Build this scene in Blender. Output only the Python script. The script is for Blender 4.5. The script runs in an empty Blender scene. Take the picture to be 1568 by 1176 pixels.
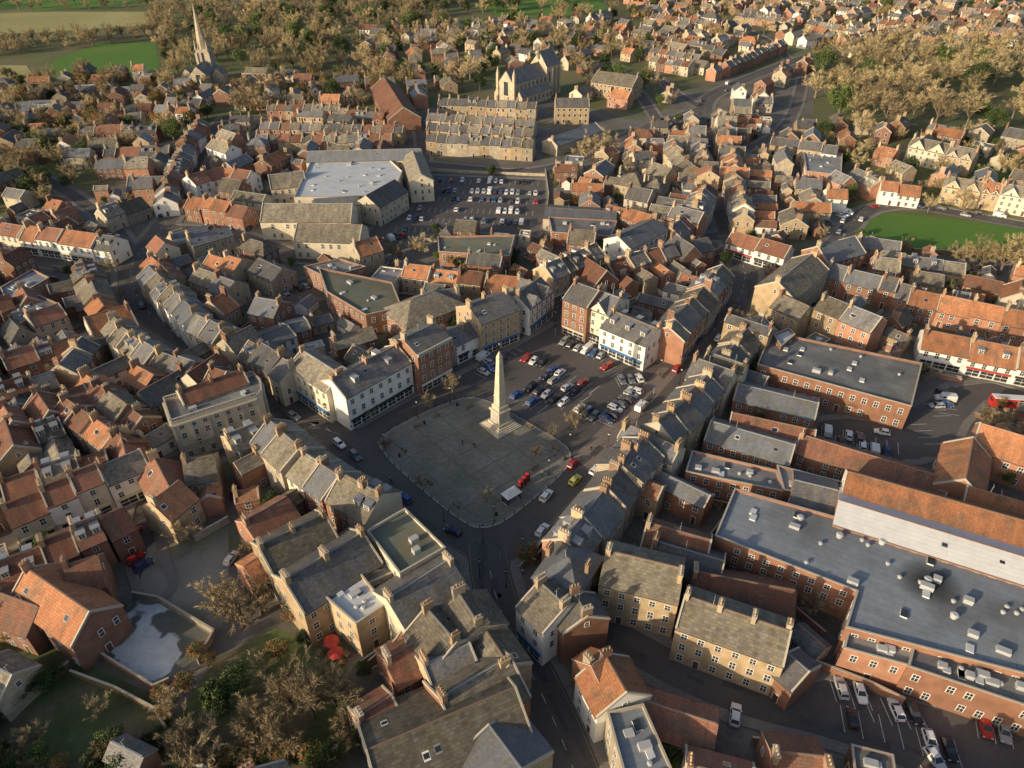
import bpy, math, random
import numpy as np
from mathutils import Vector
random.seed(7); rnd=random.random; U=random.uniform
sc=bpy.context.scene
# ---------------- survey frame -------------
F=1087.0; PITCH=math.radians(36); H=118.0
cp,sp=math.cos(PITCH),math.sin(PITCH)
def W(u,v,z=0.0):
    a=(u-784)/F; b=(v-588)/F
    t=(H-z)/(sp+b*cp)
    return (a*t,(cp-b*sp)*t)
def WP(pts,z=0.0): return [W(u,v,z) for u,v in pts]
cam=bpy.data.cameras.new("camera"); co=bpy.data.objects.new("camera",cam); sc.collection.objects.link(co)
co.location=(0,0,H); co.rotation_euler=(math.pi/2-PITCH,0,0); cam.sensor_width=36; cam.lens=36*F/1568; cam.clip_end=12000; cam.clip_start=1
sc.camera=co
# ---------------- light -------------
sdir=Vector((-0.82,-0.57,0)).normalized(); EL=math.radians(15)
sv=Vector((sdir.x*math.cos(EL),sdir.y*math.cos(EL),math.sin(EL)))
w=bpy.data.worlds.new("World"); sc.world=w; w.use_nodes=True
nt=w.node_tree; bg=nt.nodes['Background']; sk=nt.nodes.new('ShaderNodeTexSky'); sk.sky_type='NISHITA'; sk.sun_disc=False
sk.sun_elevation=EL; sk.sun_rotation=math.atan2(sv.x,sv.y); sk.air_density=1.0; sk.dust_density=3.0; sk.ozone_density=1.0
nt.links.new(sk.outputs[0],bg.inputs[0]); bg.inputs[1].default_value=0.15
sl=bpy.data.lights.new("sun",'SUN'); sl.energy=5.0; sl.angle=math.radians(.5); sl.color=(1,.81,.54)
so=bpy.data.objects.new("sun",sl); sc.collection.objects.link(so); so.rotation_euler=(-sv).to_track_quat('-Z','Y').to_euler()
sc.view_settings.view_transform='Standard'; sc.view_settings.look='None'; sc.view_settings.exposure=0
# ---------------- materials -------------
MATS=[]; MI={}
def reg(name,m): MI[name]=len(MATS); MATS.append(m)
def mk(name,c,rough=.85,amp=.3,scale=.5,fine=5,rand=.25,tile=None,moss=None,stretch=None,objcol=False,metal=0,spec=.3,flat=False):
    m=bpy.data.materials.new(name); m.use_nodes=True; n=m.node_tree.nodes; L=m.node_tree.links
    b=n['Principled BSDF']; b.inputs['Roughness'].default_value=rough; b.inputs['Metallic'].default_value=metal
    b.inputs['Specular IOR Level'].default_value=spec
    oi=n.new('ShaderNodeObjectInfo')
    def mth(op,a,bv,c3=None):
        q=n.new('ShaderNodeMath'); q.operation=op
        for i,x in enumerate((a,bv,c3)):
            if x is None: continue
            if isinstance(x,(int,float)): q.inputs[i].default_value=x
            else: L.new(x,q.inputs[i])
        return q.outputs[0]
    f=mth('MULTIPLY_ADD',mth('SUBTRACT',oi.outputs['Random'],.5),rand*2,1.0)
    if not flat:
        tc=n.new('ShaderNodeTexCoord'); vec0=tc.outputs['Object']
        va=n.new('ShaderNodeVectorMath'); va.operation='ADD'; L.new(vec0,va.inputs[0]); L.new(mth('MULTIPLY',oi.outputs['Random'],300.0),va.inputs[1]); vec=va.outputs[0]
        if stretch:
            mp=n.new('ShaderNodeMapping'); L.new(vec,mp.inputs[0]); mp.inputs['Scale'].default_value=stretch; vs_=mp.outputs[0]
        else: vs_=vec
        def noise(s,d,v):
            q=n.new('ShaderNodeTexNoise'); L.new(v,q.inputs['Vector'])
            q.inputs['Scale'].default_value=s; q.inputs['Detail'].default_value=d; return q.outputs['Fac']
        f=mth('MULTIPLY',f,mth('MULTIPLY_ADD',mth('SUBTRACT',noise(scale,2.5,vs_),.5),amp*3,1.0))
        if amp>=.15: f=mth('MULTIPLY',f,mth('MULTIPLY_ADD',mth('SUBTRACT',noise(fine,1,vec),.5),amp*1.6,1.0))
        if tile:
            br=n.new('ShaderNodeTexBrick'); L.new(vec0,br.inputs[0]); br.inputs['Scale'].default_value=1
            br.inputs['Color1'].default_value=(tile[2],)*3+(1,); br.inputs['Color2'].default_value=(tile[3],)*3+(1,); br.inputs['Mortar'].default_value=(tile[4],)*3+(1,)
            br.inputs['Brick Width'].default_value=tile[0]; br.inputs['Row Height'].default_value=tile[1]; br.inputs['Mortar Size'].default_value=tile[5]
            br.inputs['Mortar Smooth'].default_value=.3
            f=mth('MULTIPLY',f,br.outputs['Color'])
        f=mth('MAXIMUM',f,.15)
    if objcol: col=oi.outputs['Color']
    else:
        rg=n.new('ShaderNodeRGB'); rg.outputs[0].default_value=(*c,1); col=rg.outputs[0]
    if moss:
        mx=n.new('ShaderNodeMix'); mx.data_type='RGBA'; L.new(col,mx.inputs[6]); mx.inputs[7].default_value=(*moss[0],1)
        mr=n.new('ShaderNodeMapRange'); L.new(noise(moss[1],3,vec),mr.inputs[0]); mr.inputs[1].default_value=.5-moss[2]*.5+.02; mr.inputs[2].default_value=.62 if len(moss)<5 else moss[4]
        L.new(mr.outputs[0],mx.inputs[0]); col=mx.outputs[2]
        mr.inputs[4].default_value=moss[3]
    vs=n.new('ShaderNodeVectorMath'); vs.operation='SCALE'; L.new(col,vs.inputs[0]); L.new(f,vs.inputs['Scale'])
    L.new(vs.outputs[0],b.inputs['Base Color'])
    reg(name,m); return m
# walls
mk('brick',(.32,.165,.11),amp=.32,scale=.4,rand=.38)
mk('brick_dark',(.23,.13,.095),amp=.3,rand=.3)
mk('buff_brick',(.42,.315,.20),amp=.3,rand=.3)
mk('stone',(.38,.325,.245),amp=.35,rand=.25)
mk('cream_render',(.59,.52,.40),amp=.16,rand=.2)
mk('white_render',(.78,.76,.71),amp=.14,rand=.1)
# roofs
ms=((.18,.165,.115),.35,.1,.5)
mk('slate',(.145,.142,.15),rough=.6,amp=.3,scale=.35,rand=.35,tile=(.6,.35,.78,1.22,.7,.03),moss=ms,stretch=(1.5,.35,.35))
mk('slate_blue',(.175,.185,.21),rough=.55,amp=.25,scale=.35,rand=.3,tile=(.6,.35,.85,1.15,.8,.03),moss=ms,stretch=(1.5,.35,.35))
mk('stone_slate',(.20,.178,.148),amp=.38,scale=.4,rand=.4,tile=(.9,.5,.72,1.22,.7,.04),moss=((.20,.175,.11),.4,.2,.55),stretch=(1.4,.4,.4))
mk('pantile',(.44,.195,.10),amp=.3,scale=.4,rand=.3,tile=(.35,.4,.8,1.15,.65,.04),moss=((.24,.15,.10),.3,.1,.7),stretch=(1.6,.35,.35))
mk('pantile_red',(.26,.12,.08),amp=.32,scale=.4,rand=.35,tile=(.35,.4,.8,1.15,.65,.04),moss=((.17,.12,.085),.3,.1,.7),stretch=(1.6,.35,.35))
mk('metal_roof',(.68,.68,.68),rough=.45,amp=.12,rand=.05,tile=(30,1.0,.95,1.0,.7,.03))
mk('lead',(.28,.29,.31),rough=.6,flat=True)
mk('felt_roof',(.18,.18,.188),amp=.3,scale=.15,fine=1.5,rand=.35,moss=((.30,.30,.28),.12,.1,.6),tile=(9,1.2,.95,1.05,.75,.03))
mk('felt_blue',(.235,.26,.295),amp=.22,scale=.08,fine=.8,rand=.1,moss=((.14,.14,.145),.035,-.03,.75),tile=(12,1.5,.95,1.04,.75,.05))
mk('felt_green',(.15,.165,.135),amp=.3,scale=.15,rand=.2,moss=((.2,.17,.1),.2,.1,.7))
mk('roof_membrane',(.56,.59,.62),amp=.25,scale=.1,rand=.05,moss=((.36,.38,.40),.1,.1,.7))
mk('coping',(.45,.41,.34),rand=.1,flat=True)
mk('ridge_tile',(.28,.19,.145),rand=.3,flat=True)
mk('chimney_brick',(.31,.21,.145),amp=.35,rand=.3)
mk('chimney_pot',(.50,.36,.22),rand=.3,flat=True)
mk('glass',(.04,.045,.055),rough=.12,rand=.3,spec=.6,flat=True)
mk('window_frame',(.75,.74,.70),rough=.5,rand=.05,flat=True)
mk('door',(.12,.06,.05),rough=.5,rand=.4,flat=True)
for nm,c in (('fascia_blue',(.05,.16,.38)),('fascia_green',(.04,.26,.14)),('fascia_red',(.40,.05,.04)),('fascia_dark',(.04,.04,.045)),('fascia_cream',(.6,.55,.42)),('timber',(.03,.025,.02)),('gutter',(.05,.05,.05)),('soot',(.03,.03,.03))): mk(nm,c,rough=.5,flat=True,rand=.1)
mk('plant_grey',(.42,.43,.44),rough=.5,rand=.1,flat=True)
# ground
mk('ground_grass',(.12,.135,.05),amp=.35,scale=.012,fine=.35,rand=0,moss=((.16,.135,.08),.03,.1,.8))
mk('garden_ground',(.095,.12,.045),amp=.4,scale=.08,fine=.9,rand=0,moss=((.15,.125,.08),.12,.1,.9))
mk('grass_green',(.09,.19,.028),amp=.15,scale=.02,fine=.5,rand=.05,moss=((.15,.165,.05),.02,.0,.4))
mk('stubble',(.34,.31,.13),amp=.25,scale=.02,fine=.3,rand=.05)
mk('yard',(.155,.142,.13),amp=.4,scale=.06,fine=.8,rand=0,moss=((.115,.12,.06),.045,.05,.8))
mk('asphalt',(.105,.095,.092),amp=.22,scale=.05,fine=1.2,rand=0,moss=((.14,.126,.117),.03,.05,.6))
mk('asphalt_patch',(.08,.074,.073),amp=.25,rand=.4)
mk('pavement',(.22,.20,.18),amp=.2,scale=.1,fine=2,rand=0,tile=(.9,.6,.9,1.08,.75,.04))
mk('block_paving',(.23,.185,.165),amp=.18,scale=.1,fine=1.5,rand=0,tile=(.8,.4,.9,1.1,.8,.04))
mk('kerb',(.33,.32,.30),flat=True,rand=0)
mk('plaza_paving',(.225,.21,.175),amp=.28,scale=.12,fine=1.5,rand=0,tile=(1.2,.8,.86,1.1,.8,.05),moss=((.165,.165,.13),.07,.1,.7))
mk('plaza_band',(.15,.14,.125),amp=.2,rand=0)
mk('white_paint',(.62,.62,.6),amp=.4,scale=.6,fine=4,rand=.05)
mk('yellow_paint',(.42,.33,.09),amp=.3,rand=.05)
mk('concrete',(.62,.62,.61),amp=.25,scale=.12,fine=1,rand=0,moss=((.14,.14,.12),.11,.09,1.0,.51))
mk('gravel',(.27,.25,.21),amp=.25,scale=.1,fine=2,rand=0,moss=((.17,.17,.11),.09,.0,.7))
# objects
mk('car_paint',(1,1,1),rough=.3,rand=.0,objcol=True,spec=.6,flat=True)
mk('cloth',(1,1,1),rand=.0,objcol=True,flat=True)
for nm,c in (('tyre',(.02,.02,.02)),('wheel_rim',(.3,.3,.31)),('headlamp',(.7,.7,.7)),('tail_lamp',(.35,.02,.02)),('iron_black',(.02,.02,.022)),('red_paint',(.5,.03,.025)),('skin',(.45,.28,.2)),('trouser',(.03,.035,.05)),('hair',(.04,.025,.015)),('wood',(.24,.16,.09)),('white_plastic',(.7,.7,.68))): mk(nm,c,rough=.4,flat=True,rand=.1)
mk('obelisk_stone',(.54,.48,.37),amp=.25,scale=.5,fine=3,rand=0)
mk('bark',(.17,.14,.10),flat=True); mk('twig_gold',(.47,.375,.205),flat=True,rand=.3); mk('twig_brown',(.31,.245,.15),flat=True,rand=.3)
mk('leaf_dark',(.055,.085,.03),flat=True,rand=.3); mk('leaf_light',(.11,.15,.045),flat=True,rand=.3); mk('leaf_rust',(.28,.15,.06),flat=True,rand=.3)
RM={'S':'slate','B':'slate_blue','G':'stone_slate','O':'pantile','R':'pantile_red','M':'metal_roof'}
WM={'B':'brick','D':'brick_dark','Y':'buff_brick','N':'stone','C':'cream_render','W':'white_render'}
# ---------------- mesh builder -------------
class MB:
    def __init__(s): s.v=[];s.f=[];s.m=[]
    def poly(s,pts,m):
        i=len(s.v); s.v.extend(pts); s.f.append(tuple(range(i,i+len(pts)))); s.m.append(m)
    def box(s,x0,x1,y0,y1,z0,z1,m,top=None,bottom=False):
        i=len(s.v); s.v.extend([(x0,y0,z0),(x1,y0,z0),(x1,y1,z0),(x0,y1,z0),(x0,y0,z1),(x1,y0,z1),(x1,y1,z1),(x0,y1,z1)])
        fs=[(0,1,5,4),(1,2,6,5),(2,3,7,6),(3,0,4,7),(4,5,6,7)]
        if bottom: fs.append((3,2,1,0))
        for k,f in enumerate(fs): s.f.append(tuple(i+j for j in f)); s.m.append(top if (top and k==4) else m)
    def obox(s,c,r,n,a0,a1,b0,b1,z0,z1,m):
        P=lambda a,b,z:(c[0]+r[0]*a+n[0]*b,c[1]+r[1]*a+n[1]*b,z)
        i=len(s.v); s.v.extend([P(a0,b0,z0),P(a1,b0,z0),P(a1,b1,z0),P(a0,b1,z0),P(a0,b0,z1),P(a1,b0,z1),P(a1,b1,z1),P(a0,b1,z1)])
        for f in [(0,1,5,4),(1,2,6,5),(2,3,7,6),(3,0,4,7),(4,5,6,7),(3,2,1,0)]: s.f.append(tuple(i+j for j in f)); s.m.append(m)
    def cyl(s,x,y,z0,z1,r0,r1,n,m,cap=True):
        i=len(s.v)
        for k in range(n):
            a=2*math.pi*k/n; s.v.append((x+r0*math.cos(a),y+r0*math.sin(a),z0))
        for k in range(n):
            a=2*math.pi*k/n; s.v.append((x+r1*math.cos(a),y+r1*math.sin(a),z1))
        for k in range(n): s.f.append((i+k,i+(k+1)%n,i+n+(k+1)%n,i+n+k)); s.m.append(m)
        if cap: s.f.append(tuple(i+n+k for k in range(n))); s.m.append(m)
    def mesh(s,name):
        me=bpy.data.meshes.new(name); me.from_pydata(s.v,[],s.f)
        used=sorted(set(s.m)); mp={k:i for i,k in enumerate(used)}
        for k in used: me.materials.append(MATS[MI[k]])
        me.polygons.foreach_set('material_index',[mp[k] for k in s.m]); me.update(); return me
    def obj(s,name,loc=(0,0,0),rot=0):
        return inst(s.mesh(name),name,loc,rot)
def inst(me,name,loc=(0,0,0),rot=0,scale=None,color=None,parent=None):
    o=bpy.data.objects.new(name,me); sc.collection.objects.link(o); o.location=loc; o.rotation_euler=(0,0,rot)
    if scale is not None: o.scale=scale if hasattr(scale,'__len__') else (scale,)*3
    if color: o.color=(*color,1)
    if parent: o.parent=parent
    return o
# ---------------- street network -------------
ROADS=[
 ([(770,835),(840,765),(905,700),(965,640),(1025,580),(1080,520),(1125,470),(1143,430),(1136,395),(1114,352),(1106,300),(1100,250),(1090,200),(1076,165),(1090,145),(1150,118),(1210,95),(1290,72),(1400,50)],9.5),
 ([(745,830),(752,890),(772,950),(803,1010),(838,1080),(868,1150),(900,1240)],8.5),
 ([(500,655),(560,718),(640,785),(745,840)],8.5),
 ([(520,665),(470,648),(420,605),(380,565),(320,537),(250,500),(215,465),(198,425),(205,395),(250,350),(282,290),(300,240),(328,200),(350,180)],9),
 ([(200,405),(140,410),(60,400),(-60,380)],7),
 ([(490,655),(400,664),(330,690),(240,725),(130,770),(0,825),(-120,880)],8),
 ([(850,485),(862,440),(935,412),(1000,385),(1060,365),(1120,360)],7),
 ([(1130,385),(1235,412),(1290,365),(1318,322),(1390,312),(1460,325),(1600,350)],7),
 ([(250,350),(330,352),(400,372),(470,400),(560,392),(620,375)],7.5),
 ([(640,250),(720,258),(800,264),(860,255),(905,235),(960,208),(1010,188),(1070,168)],7),
 ([(880,935),(960,985),(1060,1040),(1160,1075),(1270,1100),(1400,1150),(1500,1210)],7),
 ([(1390,690),(1450,640),(1500,590),(1600,620)],7),
 ([(1010,188),(985,150),(960,120),(930,95)],6),
 ([(350,180),(500,178),(640,172),(650,245)],5.5),
 ([(1076,165),(1030,140),(1000,110)],6),
 ([(1210,95),(1180,60),(1100,30)],6),
 ([(1110,240),(1180,215),(1215,180),(1230,120)],5.5),
 ([(205,395),(170,340),(100,290),(40,260)],5.5),
 ([(240,725),(215,800),(225,860),(240,900)],4.5),
 ([(-40,560),(60,530),(140,500),(165,470)],4.5),
]
AREAS=[
 [(535,665),(640,606),(760,548),(850,497),(868,490),(1012,556),(1045,560),(905,725),(800,830),(760,850),(720,835),(610,765),(520,690)],
 [(640,268),(835,275),(835,330),(822,362),(700,352),(640,362),(575,385),(560,360),(600,325)],
 [(1255,645),(1300,640),(1390,655),(1400,700),(1360,712),(1240,690)],
 [(1330,590),(1400,625),(1460,590),(1490,610),(1450,700),(1400,700)],
 [(1265,1040),(1420,1080),(1568,1110),(1600,1240),(1400,1180),(1280,1120),(1110,1090)],
 [(415,440),(480,425),(500,455),(430,470)],
]
RW=[(WP(p),wd) for p,wd in ROADS]; AW=[WP(p) for p in AREAS]
G=1.25; X0,X1,Y0,Y1=-620,620,20,1000
xs=np.arange(X0,X1,G); ys=np.arange(Y0,Y1,G); GX,GY=np.meshgrid(xs,ys)
def seg_d(px,py,a,b):
    dx,dy=b[0]-a[0],b[1]-a[1]; t=np.clip(((px-a[0])*dx+(py-a[1])*dy)/(dx*dx+dy*dy+1e-9),0,1)
    return np.hypot(px-a[0]-t*dx,py-a[1]-t*dy)
def poly_in(px,py,P):
    c=np.zeros(np.shape(px),bool)
    for i in range(len(P)):
        a=P[i];b=P[i-1]
        if a[1]==b[1]: continue
        c^=((a[1]>py)!=(b[1]>py))&(px<(b[0]-a[0])*(py-a[1])/(b[1]-a[1])+a[0])
    return c
def poly_sdf(px,py,P):
    d=np.full(px.shape,1e9)
    for i in range(len(P)): d=np.minimum(d,seg_d(px,py,P[i-1],P[i]))
    return np.where(poly_in(px,py,P),-d,d)
def smooth(P,it=2):
    for _ in range(it):
        Q=[P[0]]
        for a,b in zip(P,P[1:]): Q+= [(a[0]*.75+b[0]*.25,a[1]*.75+b[1]*.25),(a[0]*.25+b[0]*.75,a[1]*.25+b[1]*.75)]
        P=Q+[P[-1]]
    return P
SD=np.full(GX.shape,1e3)
RS=[(smooth(P,1),wd) for P,wd in RW]
for P,wd in RS:
    for a,b in zip(P,P[1:]):
        m=14; i0=max(0,int((min(a[0],b[0])-m-X0)/G)); i1=int((max(a[0],b[0])+m-X0)/G)+1; j0=max(0,int((min(a[1],b[1])-m-Y0)/G)); j1=int((max(a[1],b[1])+m-Y0)/G)+1
        if i1<=0 or j1<=0: continue
        s=(slice(j0,j1),slice(i0,i1))
        if SD[s].size: SD[s]=np.minimum(SD[s],seg_d(GX[s],GY[s],a,b)-wd/2)
for P in AW: SD=np.minimum(SD,poly_sdf(GX,GY,P))
def clip(P,val,keep_ge):
    out=[]
    for i in range(len(P)):
        a=P[i-1];b=P[i]
        ia=(a[2]>=val) if keep_ge else (a[2]<=val); ib=(b[2]>=val) if keep_ge else (b[2]<=val)
        if ia!=ib:
            t=(val-a[2])/(b[2]-a[2]); out.append((a[0]+t*(b[0]-a[0]),a[1]+t*(b[1]-a[1]),val))
        if ib: out.append(b)
    return out
def iso(lo,hi,z,mat,kerb=None):
    mb=MB()
    c=np.stack([SD[:-1,:-1],SD[:-1,1:],SD[1:,1:],SD[1:,:-1]]); mn=c.min(0); mx=c.max(0)
    for j,i in np.argwhere((mn<hi)&(mx>lo)):
        x=xs[i];y=ys[j]; P=[(x,y,SD[j,i]),(x+G,y,SD[j,i+1]),(x+G,y+G,SD[j+1,i+1]),(x,y+G,SD[j+1,i])]
        if mn[j,i]<lo: P=clip(P,lo,True)
        if len(P)>2 and mx[j,i]>hi: P=clip(P,hi,False)
        if len(P)<3: continue
        mb.poly([(p[0],p[1],z) for p in P],mat)
        if kerb:
            for k in range(len(P)):
                a=P[k-1];b=P[k]
                if a[2]==lo and b[2]==lo: mb.poly([(a[0],a[1],z),(b[0],b[1],z),(b[0],b[1],0),(a[0],a[1],0)],kerb)
    return mb
iso(-1e3,0.3,.03,'asphalt').obj('road')
iso(0,2.0,.15,'pavement','kerb').obj('pavement')
mb=MB(); mb.poly([(-6000,-3000,0),(6000,-3000,0),(6000,9000,0),(-6000,9000,0)],'ground_grass'); mb.obj('ground')
def sheet(px,z,mat,name,world=False):
    P=px if world else WP(px); mb=MB(); mb.poly([(x,y,z) for x,y in P],mat); o=mb.obj(name)
    import bmesh
    bm=bmesh.new(); bm.from_mesh(o.data); bmesh.ops.triangulate(bm,faces=bm.faces[:]); 
    for f in bm.faces:
        if f.normal.z<0: f.normal_flip()
    bm.to_mesh(o.data); bm.free(); return o
TOWN=[(-300,440),(-60,350),(150,290),(250,215),(400,175),(640,165),(840,150),(1000,180),(1060,130),(1250,90),(1240,250),(1330,390),(1568,400),(1900,450),(1900,1330),(-350,1330)]
sheet(TOWN,.012,'yard','town_ground')
sheet([(905,722),(878,700),(1012,562),(1042,566)],.036,'block_paving','square_carriageway')
# fields
sheet([(1328,340),(1350,325),(1590,350),(1590,390),(1400,382),(1322,362)],.05,'grass_green','bowling_green')
sheet([(60,118),(85,92),(150,66),(238,66),(245,102),(210,118)],.05,'grass_green','field')
sheet([(0,52),(0,20),(100,18),(260,18),(230,38),(60,50)],.05,'stubble','field')
sheet([(-80,0),(-40,-20),(200,-20),(240,5),(100,14),(-80,14)],.05,'grass_green','field')
sheet([(740,4),(760,-10),(900,-10),(935,12),(880,26),(760,26)],.05,'grass_green','field')
sheet([(0,135),(0,100),(40,100),(55,120)],.05,'stubble','field')
sheet([(1400,255),(1420,240),(1600,265),(1600,290),(1480,275)],.05,'grass_green','lawn')
sheet([(330,1010),(420,960),(520,1000),(560,1080),(470,1176),(330,1176),(270,1100)],.03,'garden_ground','garden_lawn')
sheet([(60,960),(110,1000),(60,1050),(0,1010),(0,930)],.03,'garden_ground','garden_lawn')
sheet([(0,1060),(110,1010),(230,1060),(300,1176),(200,1260),(-60,1260)],.028,'garden_ground','garden_lawn')
sheet([(210,915),(225,840),(270,800),(350,810),(350,880),(340,960),(300,985)],.045,'gravel','gravel_yard')
sheet([(140,990),(205,918),(245,925),(325,975),(300,1015),(240,1052)],.06,'concrete','concrete_slab')
# ---------------- plaza -------------
PL=[(578,680),(596,657),(690,613),(735,606),(800,642),(866,680),(877,698),(868,722),(778,798),(745,811),(712,806),(600,712)]
def plaza():
    P=WP(PL); P=smooth(P+[P[0]],2); P=P[:-1]
    mb=MB(); mb.poly([(x,y,.17) for x,y in P],'plaza_paving')
    n=len(P)
    for i in range(n):
        a=P[i-1];b=P[i]; mb.poly([(a[0],a[1],0),(b[0],b[1],0),(b[0],b[1],.17),(a[0],a[1],.17)],'kerb')
    cx=sum(p[0] for p in P)/n; cy=sum(p[1] for p in P)/n
    for i in range(n):
        a=P[i-1];b=P[i]; s=.985
        k=lambda p,q:(cx+(p[0]-cx)*q,cy+(p[1]-cy)*q,.178)
        mb.poly([k(a,1),k(b,1),k(b,s),k(a,s)],'kerb')
        mb.poly([k(a,.94),k(b,.94),k(b,.925),k(a,.925)],'plaza_band')
    A=W(590,680);B=W(735,609); d=Vector((B[0]-A[0],B[1]-A[1])).normalized(); q=Vector((-d.y,d.x))
    for dirv,ort in ((d,q),(q,d)):
        for k in range(-6,7):
            t=k*7.5+2
            c=Vector((cx,cy))+ort*t
            ins=[s for s in np.arange(-60,60,.5) if poly_in(np.array(cx+(c.x-cx+dirv.x*s)*1.09),np.array(cy+(c.y-cy+dirv.y*s)*1.09),P)]
            if len(ins)<4: continue
            a=c+dirv*ins[0]; b=c+dirv*ins[-1]; h=ort*.16; z=.184 if dirv is d else .181
            mb.poly([(a.x-h.x,a.y-h.y,z),(b.x-h.x,b.y-h.y,z),(b.x+h.x,b.y+h.y,z),(a.x+h.x,a.y+h.y,z)],'plaza_band')
    mb.obj('market_square'); return P
PLW=plaza()
# ---------------- occupancy -------------
OCC=(SD<1.2)
def rect_mask(c,ang,hx,hy):
    R=math.hypot(hx,hy)+1; i0=max(0,int((c[0]-R-X0)/G)); i1=int((c[0]+R-X0)/G)+2; j0=max(0,int((c[1]-R-Y0)/G)); j1=int((c[1]+R-Y0)/G)+2
    if i1<=0 or j1<=0: return None
    s=(slice(j0,j1),slice(i0,i1)); x=GX[s]-c[0]; y=GY[s]-c[1]
    if x.size==0: return None
    ca,sa=math.cos(ang),math.sin(ang); lx=x*ca+y*sa; ly=-x*sa+y*ca
    return s,(abs(lx)<hx)&(abs(ly)<hy)
def mark(c,ang,hx,hy):
    r=rect_mask(c,ang,hx,hy)
    if r: OCC[r[0]]|=r[1]
def free(c,ang,hx,hy):
    if not(X0+15<c[0]<X1-15 and Y0+10<c[1]<Y1-15): return False
    r=rect_mask(c,ang,hx,hy); return r is not None and not (OCC[r[0]]&r[1]).any()
PLACED=[]
# ---------------- buildings -------------
def window(mb,c,r,n,z,w,h,lod=0,door=False):
    P=lambda a,b,zz:(c[0]+r[0]*a+n[0]*b,c[1]+r[1]*a+n[1]*b,zz)
    g='door' if door else 'glass'
    a=w/2
    if lod>=2:
        mb.poly([P(-a-.12,.02,z-.12),P(a+.12,.02,z-.12),P(a+.12,.02,z+h+.12),P(-a-.12,.02,z+h+.12)],'window_frame')
        mb.poly([P(-a,.05,z),P(a,.05,z),P(a,.05,z+h),P(-a,.05,z+h)],g); return
    mb.poly([P(-a,.02,z),P(a,.02,z),P(a,.02,z+h),P(-a,.02,z+h)],g)
    f='window_frame'; t=.11; y=.07
    mb.obox(c,r,n,-a-t,-a,0,y,z-.04,z+h+t,f); mb.obox(c,r,n,a,a+t,0,y,z-.04,z+h+t,f)
    mb.obox(c,r,n,-a,a,0,y,z+h,z+h+t,f)
    if not door:
        mb.obox(c,r,n,-a-t-.05,a+t+.05,0,.16,z-.14,z-.04,'coping')
        mb.obox(c,r,n,-a,a,0,.05,z+h*.48,z+h*.54,f)
        if w>.85: mb.obox(c,r,n,-.035,.035,0,.045,z,z+h,f)
FAS=['fascia_blue','fascia_green','fascia_red','fascia_dark','fascia_dark','fascia_cream','fascia_cream','window_frame']
def facade(mb,c,r,n,L,ze,lod,shop=None,base=0,skip=.12,wd=1.0):
    st=max(1,int(round((ze-base)/3.0))); sh=(ze-base)/st
    col=max(1,int(L/2.7)); cw=L/col; door=random.randrange(col)
    for s in range(st):
        z=base+s*sh
        if s==0 and shop:
            f=random.choice(FAS) if shop is True else shop
            mb.obox(c,r,n,-L/2+.2,L/2-.2,0,.28,2.55,3.15,f)
            k=max(1,int(L/3)); q=(L-.8)/k
            for i in range(k):
                cc=(c[0]+r[0]*(-L/2+.4+q*(i+.5)),c[1]+r[1]*(-L/2+.4+q*(i+.5)))
                window(mb,cc,r,n,.5,q-.35,1.9,min(lod,1))
            continue
        for i in range(col):
            if rnd()<skip: continue
            t=-L/2+cw*(i+.5); cc=(c[0]+r[0]*t,c[1]+r[1]*t)
            if s==0 and i==door: window(mb,cc,r,n,.15,1.0,2.1,lod,door=True)
            else:
                h=min(1.6,sh*.52)*(1 if s<st-1 or st<3 else .8)
                window(mb,cc,r,n,z+sh*.30,wd,h,lod)
def chimney(mb,x,y,z0,z1,lx=.8,ly=1.8,mat='chimney_brick'):
    mb.box(x-lx/2,x+lx/2,y-ly/2,y+ly/2,z0,z1,mat)
    mb.box(x-lx/2-.09,x+lx/2+.09,y-ly/2-.09,y+ly/2+.09,z1,z1+.16,'coping' if rnd()<.4 else mat)
    k=max(2,int(ly/.5))
    for i in range(k):
        yy=y-ly/2+ly*(i+.5)/k; mb.cyl(x,yy,z1+.16,z1+.16+U(.35,.75),.15,.12,6,'chimney_pot')
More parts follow.
